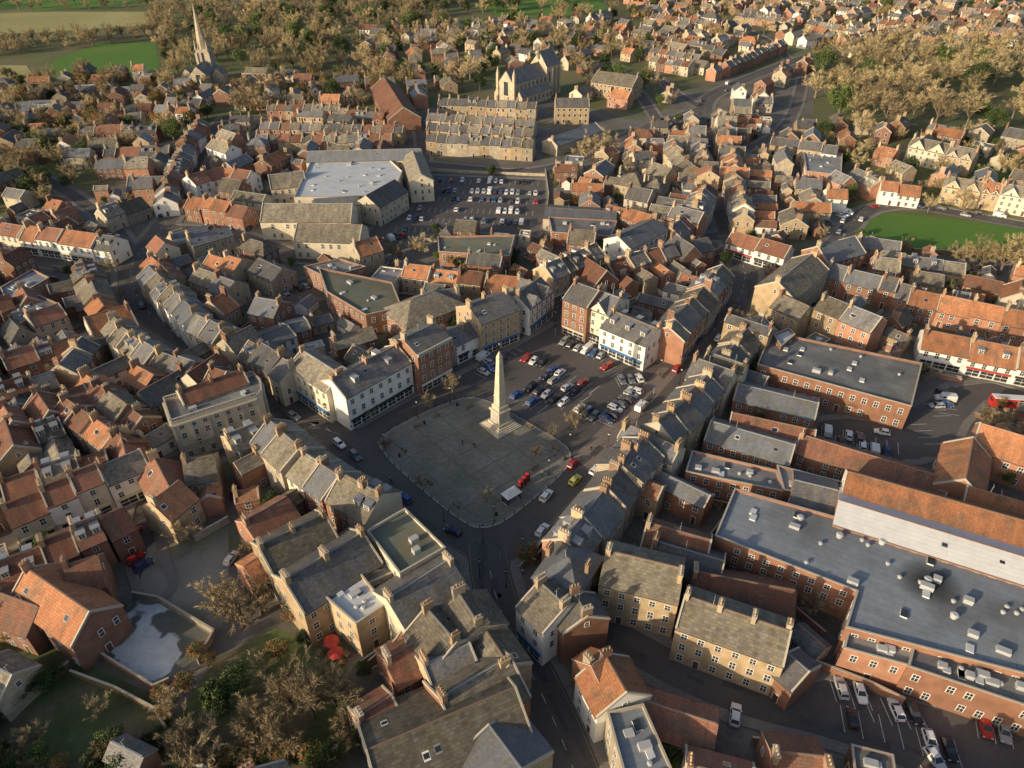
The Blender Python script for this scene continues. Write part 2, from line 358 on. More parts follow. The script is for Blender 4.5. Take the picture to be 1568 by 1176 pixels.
def house(A,B,zr,ze,w,wall='brick',roof='slate',roof2=None,hip=False,chim=2,shop=0,dorm=0,light=None,cope=None,name='house',gab=0,timber=False,endwin=True,overhang=.35,domark=True,skip=.12,chimmat=None,parapet=0):
    cx,cy=(A[0]+B[0])/2,(A[1]+B[1])/2; L=math.hypot(B[0]-A[0],B[1]-A[1]); ang=math.atan2(B[1]-A[1],B[0]-A[0])
    hx,hy=L/2,w/2; lod=0 if cy<300 else (1 if cy<380 else 2)
    mb=MB(); roof2=roof2 or roof
    X=hx-.01
    k=(zr-ze)/hy; t=.16; o=overhang
    for s in (1,-1): mb.poly([(-X*s,hy*-s,-.2),(X*s,hy*-s,-.2),(X*s,-hy*s,ze),(-X*s,-hy*s,ze)],wall)
    if hip:
        for s in (1,-1): mb.poly([(s*X,-hy*s,-.2),(s*X,hy*s,-.2),(s*X,hy*s,ze),(s*X,-hy*s,ze)],wall)
        e=ze-k*o+t; r=max(0.3,hx-hy*.9); a=hx+o;b=hy+o; z=zr+t
        mb.poly([(-a,-b,e),(a,-b,e),(r,0,z),(-r,0,z)],roof); mb.poly([(a,b,e),(-a,b,e),(-r,0,z),(r,0,z)],roof2)
        mb.poly([(a,-b,e),(a,b,e),(r,0,z)],roof); mb.poly([(-a,b,e),(-a,-b,e),(-r,0,z)],roof)
        for p,q in (((-a,-b),(a,-b)),((a,-b),(a,b)),((a,b),(-a,b)),((-a,b),(-a,-b))):
            mb.poly([(p[0],p[1],e-.22),(q[0],q[1],e-.22),(q[0],q[1],e),(p[0],p[1],e)],'gutter')
        rx=r
    else:
        for s in (1,-1): mb.poly([(s*X,-hy*s,-.2),(s*X,hy*s,-.2),(s*X,hy*s,ze),(s*X,0,zr),(s*X,-hy*s,ze)],wall)
        g=.02; a=hx+g; b=hy+o; e=ze-k*o+t; z=zr+t
        mb.poly([(-a,-b,e),(a,-b,e),(a,0,z),(-a,0,z)],roof); mb.poly([(a,b,e),(-a,b,e),(-a,0,z),(a,0,z)],roof2)
        for s in (1,-1):
            mb.poly([(-a*s,-b*s,e-.2),(a*s,-b*s,e-.2),(a*s,-b*s,e),(-a*s,-b*s,e)],'gutter')
            mb.poly([(a*s,-b,e-.2),(a*s,0,z-.2),(a*s,0,z),(a*s,-b,e)],'coping'); mb.poly([(a*s,b,e-.2),(a*s,b,e),(a*s,0,z),(a*s,0,z-.2)],'coping')
        rx=a
        if cope is None: cope=rnd()<.45
        if cope:
            for s in (1,-1):
                x0=s*(hx-.28); x1=s*(hx+.05)
                for q in (1,-1):
                    y=q*(hy+.1); zz=ze-k*.1+t
                    mb.poly([(x0,y,zz+.28),(x1,y,zz+.28),(x1,0,z+.28),(x0,0,z+.28)],'coping')
                    mb.poly([(x0,y,zz),(x0,0,z),(x0,0,z+.28),(x0,y,zz+.28)],'coping'); mb.poly([(x1,y,zz-.3),(x1,0,z-.3),(x1,0,z+.28),(x1,y,zz+.28)],'coping')
                    mb.poly([(x0,y,zz-.2),(x1,y,zz-.2),(x1,y,zz+.28),(x0,y,zz+.28)],'coping')
    rt='ridge_tile' if roof in('pantile','pantile_red') or rnd()<.3 else 'lead'
    if lod<2: mb.box(-rx+.3,rx-.3,-.14,.14,zr+t-.05,zr+t+.1,rt)
    if parapet:
        for s in (parapet,):
            mb.box(-hx,hx,min(s*(hy-.05),s*(hy+.42)),max(s*(hy-.05),s*(hy+.42)),ze-.35,ze+.55,'coping')
    cm=chimmat or random.choice(['chimney_brick','chimney_brick','buff_brick','stone','brick_dark'])
    ct=zr+U(1.2,2.0)
    if chim:
        P=[-(hx-.55),(hx-.55)][:chim] if chim<=2 else [-(hx-.55)+(L-1.1)*i/(chim-1) for i in range(chim)]
        for x in P:
            y=0 if rnd()<.6 else U(-.3,.3)*w/2; chimney(mb,x,y,zr-abs(y)*k-1.0,ct-abs(y)*k*.6,U(.7,.95),min(w*.35,U(1.4,2.6)),cm)
    for s in (1,-1):
        r=(-s,0); n=(0,s)
        facade(mb,(0,s*hy),r,n,L-.6,ze,lod,shop=(True if shop==s or shop==2 else None),skip=skip)
    if endwin and not hip and w>5:
        for s in (1,-1):
            if rnd()<.6: facade(mb,(s*hx,0),(0,s),(s,0),w-1,ze,lod,skip=.45,wd=.85)
            if zr-ze>2.6 and rnd()<.5: window(mb,(s*hx,0),(0,s),(s,0),ze+.3,.8,1.0,lod)
    elif hip:
        for s in (1,-1): facade(mb,(s*hx,0),(0,s),(s,0),w-1,ze,lod,skip=.2)
    if timber:
        for s in (1,-1):
            for i in range(int(L/.9)):
                x=-hx+.4+i*.9; mb.box(x-.07,x+.07,min(s*hy,s*(hy+.04)),max(s*hy,s*(hy+.04)),3.2,ze-.1,'timber')
            for z in (3.2,6.1,9.0): 
                if z<ze: mb.box(-hx+.1,hx-.1,min(s*hy,s*(hy+.05)),max(s*hy,s*(hy+.05)),z,z+.18,'timber')
    for i in range(gab):
        x=-hx+L*(i+.5)/gab; gw=L/gab*.42; zt=ze+gw*1.05
        for s in (1,-1):
            y=s*(hy+.12)
            mb.poly([(x-gw,y,ze-.3),(x+gw,y,ze-.3),(x+gw,y,ze),(x,y,zt),(x-gw,y,ze)] if s<0 else [(x+gw,y,ze-.3),(x-gw,y,ze-.3),(x-gw,y,ze),(x,y,zt),(x+gw,y,ze)],wall)
            yo=s*(hy+.4)
            yr=s*max(0,hy-(zt-ze)/k)
            for q in (1,-1): mb.poly([(x+q*(gw+.25),yo,ze-.2),(x,yo,zt+.12),(x,yr,zt+.12),(x+q*(gw+.25),s*hy*.98,ze-.2+.1)],roof)
            for q in (1,-1): mb.poly([(x+q*(gw+.25),yo,ze-.45),(x,yo,zt-.13),(x,yo,zt+.12),(x+q*(gw+.25),yo,ze-.2)],'window_frame')
            window(mb,(x,y),(-s,0),(0,s),ze+.1,.8,1.0,lod)
    for i in range(dorm):
        x=-hx+L*(i+.5)/dorm+U(-.2,.2); s=random.choice((1,-1)) if dorm<3 else -1
        for s in ((1,-1) if dorm>1 else (s,)):
            f=.62; y=s*hy*f; zb=zr-k*hy*f+t; zt=zb+1.35; yb=s*max(.2,hy*f-1.35/k*.95)
            if zt>zr+.3: zt=zr+.2
            mb.box(x-.75,x+.75,min(y,yb),max(y,yb),zb-.3,zt,'lead' if rnd()<.5 else 'window_frame',top='lead')
            mb.box(x-.9,x+.9,min(y+s*.15,yb),max(y+s*.15,yb),zt,zt+.1,'lead')
            window(mb,(x,y),(-s,0),(0,s),zb+.15,1.0,max(.5,zt-zb-.35),1)
    if light is None: light=1 if rnd()<.3 else 0
    for i in range(light*2):
        x=U(-hx*.7,hx*.7); s=random.choice((1,-1)); f0=U(.3,.5); f1=f0+.9/max(hy,.1)*.8
        if f1>.9: continue
        P=lambda xx,ff,dz:(xx,s*hy*ff,zr-k*hy*ff+t+dz)
        pts=[P(x-.45,f1,.05),P(x+.45,f1,.05),P(x+.45,f0,.05),P(x-.45,f0,.05)]
        mb.poly([P(x-.55,f1+.03,.03),P(x+.55,f1+.03,.03),P(x+.55,f0-.03,.03),P(x-.55,f0-.03,.03)],'window_frame' if rnd()<.4 else 'lead')
        mb.poly(pts,'glass')
    if lod==0 and rnd()<.35 and L>4:
        x=U(-hx*.8,hx*.8); mb.box(x-.03,x+.03,-.03,.03,zr,zr+2.2,'plant_grey'); mb.box(x-.03,x+.03,-.6,.6,zr+2.1,zr+2.15,'plant_grey',bottom=True)
    if domark: mark((cx,cy),ang,hx+.1,hy+.1)
    PLACED.append((cx,cy,ang,wall,roof))
    return mb.obj(name,(cx,cy,0),ang)
WINGS=[]
def row(px,zr,w,unit=7,rise=None,roofs='S',walls='B',shop=0,rear=0,rp=.7,rl=(7,14),chim=1,name='terraced_house',jit=.7,dorm=.15,rr=None,perp=0,**kw):
    P=WP(px,zr)
    for a,b in zip(P,P[1:]):
        L=math.hypot(b[0]-a[0],b[1]-a[1]); n=max(1,int(round(L/unit)))
        d=((b[0]-a[0])/L,(b[1]-a[1])/L); nn=(-d[1],d[0])
        cuts=[0]+sorted((i+U(-.28,.28)*min(1,jit*1.4))/n for i in range(1,n))+[1]
        for i in range(n):
            j=U(-.5,.5)*min(1,jit); A=(a[0]+d[0]*cuts[i]*L+nn[0]*j,a[1]+d[1]*cuts[i]*L+nn[1]*j); B=(a[0]+d[0]*cuts[i+1]*L+nn[0]*j,a[1]+d[1]*cuts[i+1]*L+nn[1]*j)
            hl=math.hypot(B[0]-A[0],B[1]-A[1])/2
            ri=(rise or w*.32)*U(.85,1.15); z=zr+U(-1.5,1.3)*jit; ww=w+U(-.9,1.1)*min(1,jit)
            mx,my=(A[0]+B[0])/2,(A[1]+B[1])/2
            cc=chim
            if rnd()<perp:
                l=w/2+U(0,2.5); sh=U(-.5,1)*(rear or 0)
                A2=(mx+nn[0]*(l+sh),my+nn[1]*(l+sh)); B2=(mx-nn[0]*(l-sh),my-nn[1]*(l-sh)); r2=hl*U(.75,1.0)
                house(A2,B2,z+.4,z+.4-r2,hl*2-.06,WM[random.choice(walls)],RM[random.choice(roofs)],chim=cc,name=name,cope=rnd()<.5)
            else:
                house(A,B,z,z-ri,ww,WM[random.choice(walls)],RM[random.choice(roofs)],chim=cc,shop=shop,dorm=int(rnd()<dorm)*2 if unit>5 else 0,name=name,**kw)
            if rear and rnd()<rp:
                WINGS.append((mx,my,d,nn,rear,hl,ww/2,z-ri,U(*rl),rr or 'SSGOGR'))
def one(px,zr,w,rise=3,wall='B',roof='S',**kw):
    A,B=WP(px,zr); return house(A,B,zr,zr-rise,w,WM[wall],RM[roof],**kw)
def flat(px,h,wall='brick',roof='felt_roof',name='flat_roofed_building',par=.5,plant=3,lights=2,win=True,shop=None,world=False,cols=None):
    P=px if world else WP(px,h)
    if sum(P[i-1][0]*P[i][1]-P[i][0]*P[i-1][1] for i in range(len(P)))<0: P=P[::-1]
    n=len(P); cx=sum(p[0] for p in P)/n; cy=sum(p[1] for p in P)/n
    ang=math.atan2(P[1][1]-P[0][1],P[1][0]-P[0][0])
    ca,sa=math.cos(-ang),math.sin(-ang)
    Q=[((x-cx)*ca-(y-cy)*sa,(x-cx)*sa+(y-cy)*ca) for x,y in P]
    mb=MB(); lod=0 if cy<300 else (1 if cy<380 else 2)
    def off(d):
        out=[]
        for i in range(n):
            a,b,c=Q[i-1],Q[i],Q[(i+1)%n]
            e1=Vector((b[0]-a[0],b[1]-a[1])).normalized(); e2=Vector((c[0]-b[0],c[1]-b[1])).normalized()
            n1=Vector((-e1.y,e1.x)); n2=Vector((-e2.y,e2.x)); m=(n1+n2); m=m/max(.3,m.dot(n1))
            out.append((b[0]+m.x*d,b[1]+m.y*d))
        return out
    I=off(.3); O=off(-.08)
    for i in range(n):
        a,b=Q[i-1],Q[i]; ia,ib=I[i-1],I[i]; oa,ob=O[i-1],O[i]
        mb.poly([(*a,-.2),(*b,-.2),(*b,h),(*a,h)],wall)
        mb.poly([(*oa,h+.1),(*ob,h+.1),(*ib,h+.1),(*ia,h+.1)],'coping'); mb.poly([(*oa,h-.05),(*ob,h-.05),(*ob,h+.1),(*oa,h+.1)],'coping')
        mb.poly([(*ib,h-par),(*ia,h-par),(*ia,h+.1),(*ib,h+.1)],wall)
        L=math.hypot(b[0]-a[0],b[1]-a[1])
        if win and L>3:
            r=((b[0]-a[0])/L,(b[1]-a[1])/L); nn=(r[1],-r[0])
            facade(mb,((a[0]+b[0])/2,(a[1]+b[1])/2),r,nn,L-1,h-par,lod,shop=shop,skip=.15 if win is True else win)
            if cols is not None:
                m=((a[0]+b[0])/2,(a[1]+b[1])/2); k=max(2,int(L/3.4))
                for j in range(k+1):
                    t=-L/2+L*j/k; mb.obox(m,r,nn,t-.28,t+.28,0,.3,.3,h-1.2,'coping')
                mb.obox(m,r,nn,-L/2,L/2,0,.55,h-1.2,h-.75,'coping'); mb.obox(m,r,nn,-L/2,L/2,0,.2,0,.7,'coping'); mb.obox(m,r,nn,-L/2,L/2,0,.25,4.2,4.5,'coping')
                for j in range(int(L/.6)):
                    t=-L/2+.3+j*.6; mb.obox(m,r,nn,t-.1,t+.1,-.25,-.05,h+.1,h+.75,'coping')
                mb.obox(m,r,nn,-L/2,L/2,-.32,.05,h+.75,h+.9,'coping')
    mb.poly([(*q,h-par) for q in I],roof)
    xs_=[q[0] for q in I]; ys_=[q[1] for q in I]; z=h-par
    def rp():
        for _ in range(30):
            x,y=U(min(xs_)+1.5,max(xs_)-1.5),U(min(ys_)+1.5,max(ys_)-1.5)
            if all(poly_in(np.array(x+dx),np.array(y+dy),I) for dx,dy in((1.6,1.6),(-1.6,1.6),(1.6,-1.6),(-1.6,-1.6))): return x,y
        return None
    for i in range(plant):
        q=rp()
        if q:
            x,y=q
            if rnd()<.4: mb.box(x-U(.5,1.3),x+U(.5,1.3),y-.6,y+.6,z,z+U(.6,1.1),'plant_grey')
            else: mb.cyl(x,y,z,z+.4,.35,.35,10,'plant_grey'); mb.cyl(x,y,z+.4,z+.6,.5,.25,10,'plant_grey')
    for i in range(lights):
        q=rp()
        if q: x,y=q; mb.box(x-.6,x+.6,y-.9,y+.9,z,z+.3,'window_frame',top='roof_membrane' if rnd()<.6 else 'glass')
    OCC[:]|=poly_in(GX,GY,P)
    PLACED.append((cx,cy,ang,wall,'slate'))
    return mb.obj(name,(cx,cy,0),ang)
# --- north side of square
one([(506,582),(608,528)],13.5,11,3.2,'W','S',chim=3,shop=-1,name='white_corner_shop',skip=0,dorm=2)
one([(462,536),(522,574)],13,10,3,'C','G',chim=2,shop=-1,name='cream_shop_building',skip=0)
one([(616,520),(668,494)],15.5,12,2.6,'B','S',chim=2,shop=-1,name='brick_bank_building',skip=0,parapet=-1)
row([(682,508),(738,482)],9.5,9,9,roofs='S',walls='W',shop=-1,chim=1,name='shop_building')
one([(716,468),(776,446)],14.5,13,3.4,'Y','S',chim=3,shop=-1,name='hotel_building',skip=0,hip=False,chimmat='buff_brick')
one([(790,452),(828,424)],13,10,3.5,'W','S',chim=1,shop=-1,gab=2,timber=True,name='timber_framed_building',skip=0)
row([(832,408),(912,374)],12.5,10,7,roofs='SSG',walls='BYB',shop=-1,rear=1,chim=1,name='shop_building',perp=.2)
one([(946,362),(1004,334)],13,12,3,'W','B',chim=2,name='white_inn',skip=0)
row([(1026,345),(1062,318),(1084,280)],11.5,10,8,roofs='SGSR',walls='YNBC',chim=1,rear=1,perp=.3)
row([(1086,262),(1076,225),(1062,185)],9.5,9,8,roofs='SGRO',walls='BYN',rear=1,chim=1,perp=.25)
# block B
one([(880,432),(918,446)],15.5,12,3.2,'B','S',chim=2,shop=-1,name='shop_building',skip=0,chimmat='brick'); one([(919,446),(950,457)],14.5,12,3.2,'C','S',chim=2,shop=-1,name='shop_building',skip=0,gab=1)
one([(938,476),(1008,504)],11.5,12,3,'W','S',chim=2,shop=-1,name='white_shop_building',skip=0,dorm=3)
row([(1022,500),(1062,455),(1106,402)],12,10,8,roofs='SGS',walls='YNBD',shop=-1,rear=1,chim=1,name='shop_building',perp=.3)
row([(892,412),(985,385),(1085,362)],10.5,9,8,roofs='SSRG',walls='BDY',rear=-1,rl=(5,9),chim=1,perp=.2)
# west street, both sides
row([(450,560),(400,528),(345,500),(300,478),(262,440),(228,402)],11,9.5,7.5,roofs='SGSOB',walls='CYBWN',shop=-1,rear=1,rl=(8,18),chim=1,name='shop_building',perp=.25)
row([(128,405),(146,450),(185,500),(240,535),(300,556),(350,572)],10.5,9,7.5,roofs='GSGOR',walls='CCYB',rear=-1,rl=(6,14),chim=1,perp=.35)
# town hall
flat([(262,648),(392,606),(401,596),(400,585),(388,572),(250,612)],12,'cream_render','felt_roof',name='town_hall',cols=True,plant=2)
one([(272,600),(372,566)],14.5,7,2.2,'C','R',chim=3,name='hall_roof_range')
# left side rows
row([(-60,330),(38,345)],9,9,9,roofs='OR',walls='WC')
row([(40,343),(176,362)],10,10,11,roofs='OSR',walls='W',shop=-1,chim=1,name='white_shop_building')
for a,b,z in [((0,500),(92,468),8),((-40,470),(60,442),8),((0,545),(120,508),8.5),((-60,610),(80,565),8.5),((-60,665),(130,592),9),((90,560),(128,520),9),((100,612),(195,676),9.5),((130,575),(215,635),10),((0,740),(215,672),9.5),((-80,700),(90,640),9),((-120,790),(-10,745),9),((205,560),(260,590),9.5)]:
    row([a,b],z,8.5,7.5,roofs='RRROGS',walls='BBDYN',rear=random.choice((1,-1)),chim=1,perp=.2)
flat([(0,440),(50,412),(75,425),(10,462)],6,'brick','felt_blue')
flat([(0,480),(60,452),(90,465),(20,500)],6,'brick','felt_roof')
row([(0,775),(60,750),(150,715),(215,688)],10.5,8.5,7,roofs='RGRS',walls='WBC',shop=-1,rear=0,chim=1,perp=.15)
# below sw street
row([(-20,865),(60,835),(110,815)],9.5,9,8,roofs='RRO',walls='BBD',rear=-1,chim=1,perp=.2); row([(110,812),(150,795),(190,775)],9.5,9,8,roofs='GR',walls='BD',chim=1)
row([(215,738),(280,712),(330,702)],10,9,8,roofs='GROS',walls='BCY',rear=-1,chim=1,perp=.4)
one([(40,870),(138,938)],11.5,10,4,'D','O',chim=1,name='brick_malthouse',skip=.5); one([(-10,905),(60,930)],9,8.5,3.2,'D','R',chim=1,name='brick_house'); one([(96,868),(150,850)],11.5,9,4,'D','R',chim=1,name='brick_house')
one([(-30,1010),(20,1035)],8,8,3,'N','G',chim=1,name='stone_cottage')
one([(230,770),(275,735)],10.5,9,3.5,'Y','O',chim=1)
row([(345,672),(395,650)],10,8,7,roofs='G',walls='Y',chim=1)
# south west side of square
row([(412,645),(462,690),(520,728),(585,762)],13,11,7.5,roofs='GGSGB',walls='YNCB',shop=1,rear=-1,rl=(8,16),chim=2,name='shop_building',rr='SGGO',perp=.35)
one([(395,838),(498,786)],13.5,11,3.6,'Y','G',chim=3,name='buff_town_house',chimmat='buff_brick')
one([(434,890),(556,815)],13.5,12,3.8,'Y','S',chim=3,name='buff_town_house',chimmat='buff_brick')
one([(372,800),(440,760)],10,9,3,'B','R',chim=1); one([(372,868),(400,850)],8,8,2.5,'B','O',chim=0)
flat([(562,812),(620,778),(682,838),(612,878)],12,'cream_render','felt_green',plant=2,lights=0)
flat([(488,905),(548,872),(590,925),(545,955)],10,'buff_brick','roof_membrane',plant=5)
flat([(520,860),(580,830),(612,872),(560,895)],9,'cream_render','felt_roof',plant=4)
one([(592,918),(690,856)],13,11,3.2,'C','S',chim=2,name='shop_building',shop=1)
one([(652,930),(700,985)],12.5,10,3.2,'N','G',chim=2,name='stone_house'); one([(700,905),(735,960)],13,11,3.2,'N','G',chim=2,name='stone_house')
one([(588,1010),(665,968)],9.5,9,3,'B','R',chim=1); one([(615,965),(655,1000)],8,7,2,'B','O',chim=0)
one([(648,1020),(720,985)],11,9,3,'Y','S',chim=1); one([(672,1070),(782,1005)],11.5,12,3.6,'B','G',chim=1,name='brick_hall')
one([(740,960),(780,1020)],11,9,3,'N','G',chim=2)
one([(560,1150),(790,1052)],11.5,18,5,'B','G',chim=0,name='large_hall',endwin=True,light=2)
one([(748,1110),(800,1180)],10,12,2,'N','B',chim=0,name='office_building'); one([(560,1240),(760,1190)],9,10,3,'B','R')
row([(545,1100),(600,1065)],8,7,7,roofs='R',walls='B',chim=1)
# east side row of square
row([(1168,478),(1128,520),(1085,570),(1050,612),(1005,650),(965,690),(925,745),(862,822)],12.5,10,7.5,roofs='SSGSGB',walls='YNBC',shop=-1,rear=1,rp=.95,rl=(10,24),chim=2,name='shop_building',rr='SSGOB',perp=.3,jit=1.0)
# corner by south road
one([(838,840),(905,870)],13,11,2.6,'N','B',chim=2,name='corner_building',hip=True,shop=-1); one([(825,890),(868,930)],12.5,11,2.8,'W','G',chim=2,name='corner_building',shop=-1,skip=0)
one([(878,905),(900,945)],12,9,2.8,'B','S',chim=2)
one([(928,843),(1048,872)],13.5,11,3.2,'Y','G',chim=2,name='buff_terrace',skip=0); one([(1048,912),(1212,968)],12.5,10,3,'Y','G',chim=4,name='buff_terrace',skip=0)
one([(1205,1000),(1240,1030)],8,8,2,'B','S',chim=0)
one([(905,1020),(935,1000)],12,9,4,'B','O',chim=1); one([(925,1000),(960,1062)],12,10,4,'W','O',chim=1,name='brick_house')
one([(960,1065),(1100,1110)],7,8,2.4,'B','R',chim=0,name='brick_outbuilding'); flat([(930,1090),(985,1078),(1030,1180),(960,1200)],9,'stone','felt_blue')
one([(1050,1170),(1160,1200)],9,9,3,'B','R'); one([(1180,1150),(1270,1160)],8,9,3,'B','R')
# behind east row
one([(1130,588),(1254,618)],7.5,10,2,'B','B',chim=0,name='warehouse'); one([(1088,645),(1218,682)],8,10,2.4,'B','B',chim=0,name='warehouse')
one([(1120,632),(1250,660)],8,6,2,'D','R',chim=0,name='warehouse')
one([(1225,665),(1455,735)],7.5,9,2.4,'D','R',chim=1,name='warehouse')
flat([(1060,690),(1190,720),(1200,752),(1050,722)],6.5,'brick','felt_roof',plant=6); flat([(1190,712),(1290,738),(1282,765),(1200,750)],7,'brick_dark','lead')
flat([(1180,508),(1412,556),(1396,622),(1160,558)],8,'brick','felt_roof',plant=5,lights=7)
flat([(1185,512),(1208,502),(1218,512),(1196,530)],9,'brick','roof_membrane',plant=0,lights=0)
one([(990,800),(1090,828)],10,9,3,'D','R',chim=1); one([(1060,875),(1220,905)],9.5,9,3,'B','R',chim=1,name='warehouse'); one([(1000,828),(1110,860)],9.5,9,2.6,'D','S',chim=1,name='warehouse')
flat([(1125,748),(1275,790),(1420,842),(1640,912),(1640,1050),(1295,960),(1312,905),(1095,820)],9,'brick','felt_blue',name='supermarket_building',plant=20,lights=8)
flat([(1300,962),(1400,990),(1395,1020),(1292,992)],7.5,'brick','felt_roof',plant=3); flat([(1400,985),(1640,1050),(1660,1110),(1390,1020)],8,'brick','felt_roof',plant=14,lights=4)
A,B=WP([(1283,768),(1640,878)],10.4); house(A,B,10.8,9.3,11.5,'brick','metal_roof',chim=0,name='supermarket_range',cope=False,light=1)
one([(1298,722),(1640,818)],13,9.5,3.2,'W','O',chim=0,name='supermarket_range',cope=False,light=0)
one([(1215,735),(1285,752)],9,11,2,'B','S',chim=0,name='supermarket_range')
# soot stain around the extract fans on the flat roof
def stain(u,v,r):
    m=bpy.data.materials.new('roof_soot'); m.use_nodes=True; n=m.node_tree.nodes; L=m.node_tree.links
    b=n['Principled BSDF']; b.inputs['Base Color'].default_value=(.03,.03,.03,1); b.inputs['Roughness'].default_value=.9
    tc=n.new('ShaderNodeTexCoord'); gl=n.new('ShaderNodeVectorMath'); gl.operation='LENGTH'; L.new(tc.outputs['Object'],gl.inputs[0])
    no=n.new('ShaderNodeTexNoise'); no.inputs['Scale'].default_value=.5; no.inputs['Detail'].default_value=5
    ad=n.new('ShaderNodeMath'); ad.operation='MULTIPLY_ADD'; L.new(no.outputs['Fac'],ad.inputs[0]); ad.inputs[1].default_value=r*.9; L.new(gl.outputs['Value'],ad.inputs[2])
    mr=n.new('ShaderNodeMapRange'); L.new(ad.outputs[0],mr.inputs[0]); mr.inputs[1].default_value=r*.45; mr.inputs[2].default_value=r*1.25; mr.inputs[3].default_value=.85; mr.inputs[4].default_value=0
    L.new(mr.outputs[0],b.inputs['Alpha']); reg('roof_soot',m)
    x,y=W(u,v,8.5); mb=MB(); mb.poly([(r*math.cos(2*math.pi*k/24),r*math.sin(2*math.pi*k/24),0) for k in range(24)],'roof_soot'); mb.obj('roof_stain',(x,y,8.52))
    f=MB(); f.cyl(0,0,0,.7,.6,.6,12,'plant_grey'); f.cyl(0,0,.7,1.0,.8,.5,12,'plant_grey'); fm=f.mesh('extract_fan'); inst(fm,'extract_fan',(x,y,8.5))
    for uu,vv in((1350,832),(1285,822),(1225,795),(1460,945)): a=W(uu,vv,8.5); inst(fm,'extract_fan',(a[0],a[1],8.5))
stain(1420,890,7.5)
one([(1500,648),(1640,690)],11,11,4,'B','O',chim=0,name='brick_house'); one([(1490,670),(1478,735)],11,10,4,'B','O',chim=0); one([(1480,745),(1640,790)],10,11,4,'B','O',chim=0)
row([(1415,505),(1640,548)],9,11,11,roofs='O',walls='W',shop=-1,chim=1,name='shop_building',jit=.05); row([(1395,442),(1640,492)],9,9.5,8,roofs='O',walls='B',chim=1,jit=.1,rear=0)
one([(1190,432),(1245,388)],14,13,4,'Y','G',chim=2,name='buff_town_house',chimmat='buff_brick',skip=0); one([(1195,450),(1240,470)],11,9,3,'Y','G',chim=1)
one([(1252,378),(1310,362)],12,12,4,'B','B',chim=1); row([(1262,455),(1350,490)],12,10,9,roofs='SG',walls='BY',chim=1,rear=1); row([(1270,405),(1420,440)],9,9,8,roofs='SBS',walls='BD',chim=1)
row([(1350,385),(1480,402)],7,8,9,roofs='SGS',walls='BY',chim=0); row([(1480,420),(1600,445)],6,8,10,roofs='SR',walls='B',chim=0)
row([(1122,350),(1212,376)],9.5,9,10,roofs='OR',walls='W',shop=-1,chim=1,name='white_shop_building')
row([(1142,325),(1130,280),(1122,235),(1112,185),(1104,165)],9,9,8,roofs='SROG',walls='WBYN',rear=-1,chim=1,perp=.3)
row([(1225,215),(1285,222)],11,9,8,roofs='SS',walls='WY'); flat([(1230,232),(1290,235),(1288,268),(1235,262)],7,'brick','felt_roof'); row([(1265,290),(1298,292)],8,8,8,roofs='O',walls='W')
row([(1400,208),(1500,228)],12,11,12,roofs='GG',walls='YC',gab=2,chim=2,name='stone_villa'); row([(1450,268),(1600,292)],10.5,10,12,roofs='OGG',walls='YC',gab=2,chim=2,name='stone_villa')
row([(1310,258),(1350,275)],9,9,9,roofs='SG',walls='B',chim=2); row([(1350,278),(1412,285)],8.5,9,10,roofs='O',walls='W',chim=1)
# north supermarket and terraces
flat([(475,248),(590,238),(616,262),(600,300),(450,302)],9,'cream_render','roof_membrane',name='supermarket_building',plant=14,lights=8,win=.7)
one([(470,232),(645,228)],12,12,3,'C','B',chim=0,name='supermarket_range'); one([(632,232),(645,268)],12,10,3,'C','G',chim=0,name='supermarket_range')
one([(402,312),(540,312)],12,14,4.5,'C','G',chim=0,name='supermarket_range',skip=.5); one([(455,342),(555,345)],11,14,4,'C','G',chim=0,name='supermarket_range',skip=.7); one([(410,268),(465,262)],11,14,4,'C','G',chim=0,name='supermarket_range')
one([(560,300),(605,275)],12,12,4,'C','S',chim=0,name='supermarket_range'); one([(480,305),(550,300)],10,10,2,'C','B',chim=0,name='supermarket_range')
for a,b in [((672,150),(822,156)),((655,172),(820,182)),((655,204),(818,214)),((655,188),(818,197))]: row([a,b],9.5,8.5,5.5,roofs='SGS',walls='YN',chim=1,jit=.15,name='terraced_house',dorm=.05)
for a,b in [((400,186),(618,192)),((392,206),(600,205)),((410,158),(520,160)),((520,165),(590,172))]: row([a,b],9,8.5,5.5,roofs='SRG',walls='BYB',chim=1,jit=.2,dorm=.05)
one([(588,118),(618,165)],13,18,6,'B','R',chim=0,name='brick_hall')
one([(850,150),(902,150)],13,11,3.5,'Y','S',chim=3,name='buff_town_house'); one([(915,108),(978,116)],14,18,5,'Y','G',chim=2,name='buff_hall'); one([(842,212),(912,188)],8,10,3,'N','B',chim=1)
one([(875,280),(925,282)],8,9,2,'B','O',chim=1); one([(835,318),(945,325)],7,14,1.6,'C','B',chim=0,name='office_building'); flat([(840,332),(945,338),(935,362),(845,355)],6,'brick','felt_roof')
row([(948,262),(1020,275)],11,12,12,roofs='G',walls='Y',hip=True,chim=2,name='stone_house'); row([(1000,245),(1030,255)],10,10,9,roofs='G',walls='Y',chim=2)
row([(930,310),(1000,330)],8.5,9,9,roofs='SOG',walls='BY',chim=1)
row([(1030,225),(1062,250)],10,9,8,roofs='G',walls='CY')
flat([(670,362),(788,360),(780,392),(672,385)],6,'brick','felt_green'); row([(620,405),(740,418)],8.5,9,10,roofs='OOR',walls='BY',chim=1)
flat([(488,410),(600,432),(615,470),(560,482),(500,446)],8,'brick','felt_green',plant=3); flat([(465,408),(520,396),(560,408),(500,425)],7,'brick','felt_roof')
one([(600,470),(692,436)],11,15,4,'B','G',chim=0,hip=True,name='brick_hall'); one([(645,452),(700,440)],10,9,3,'B','S'); one([(395,395),(432,412)],9,10,3,'N','S',chim=0)
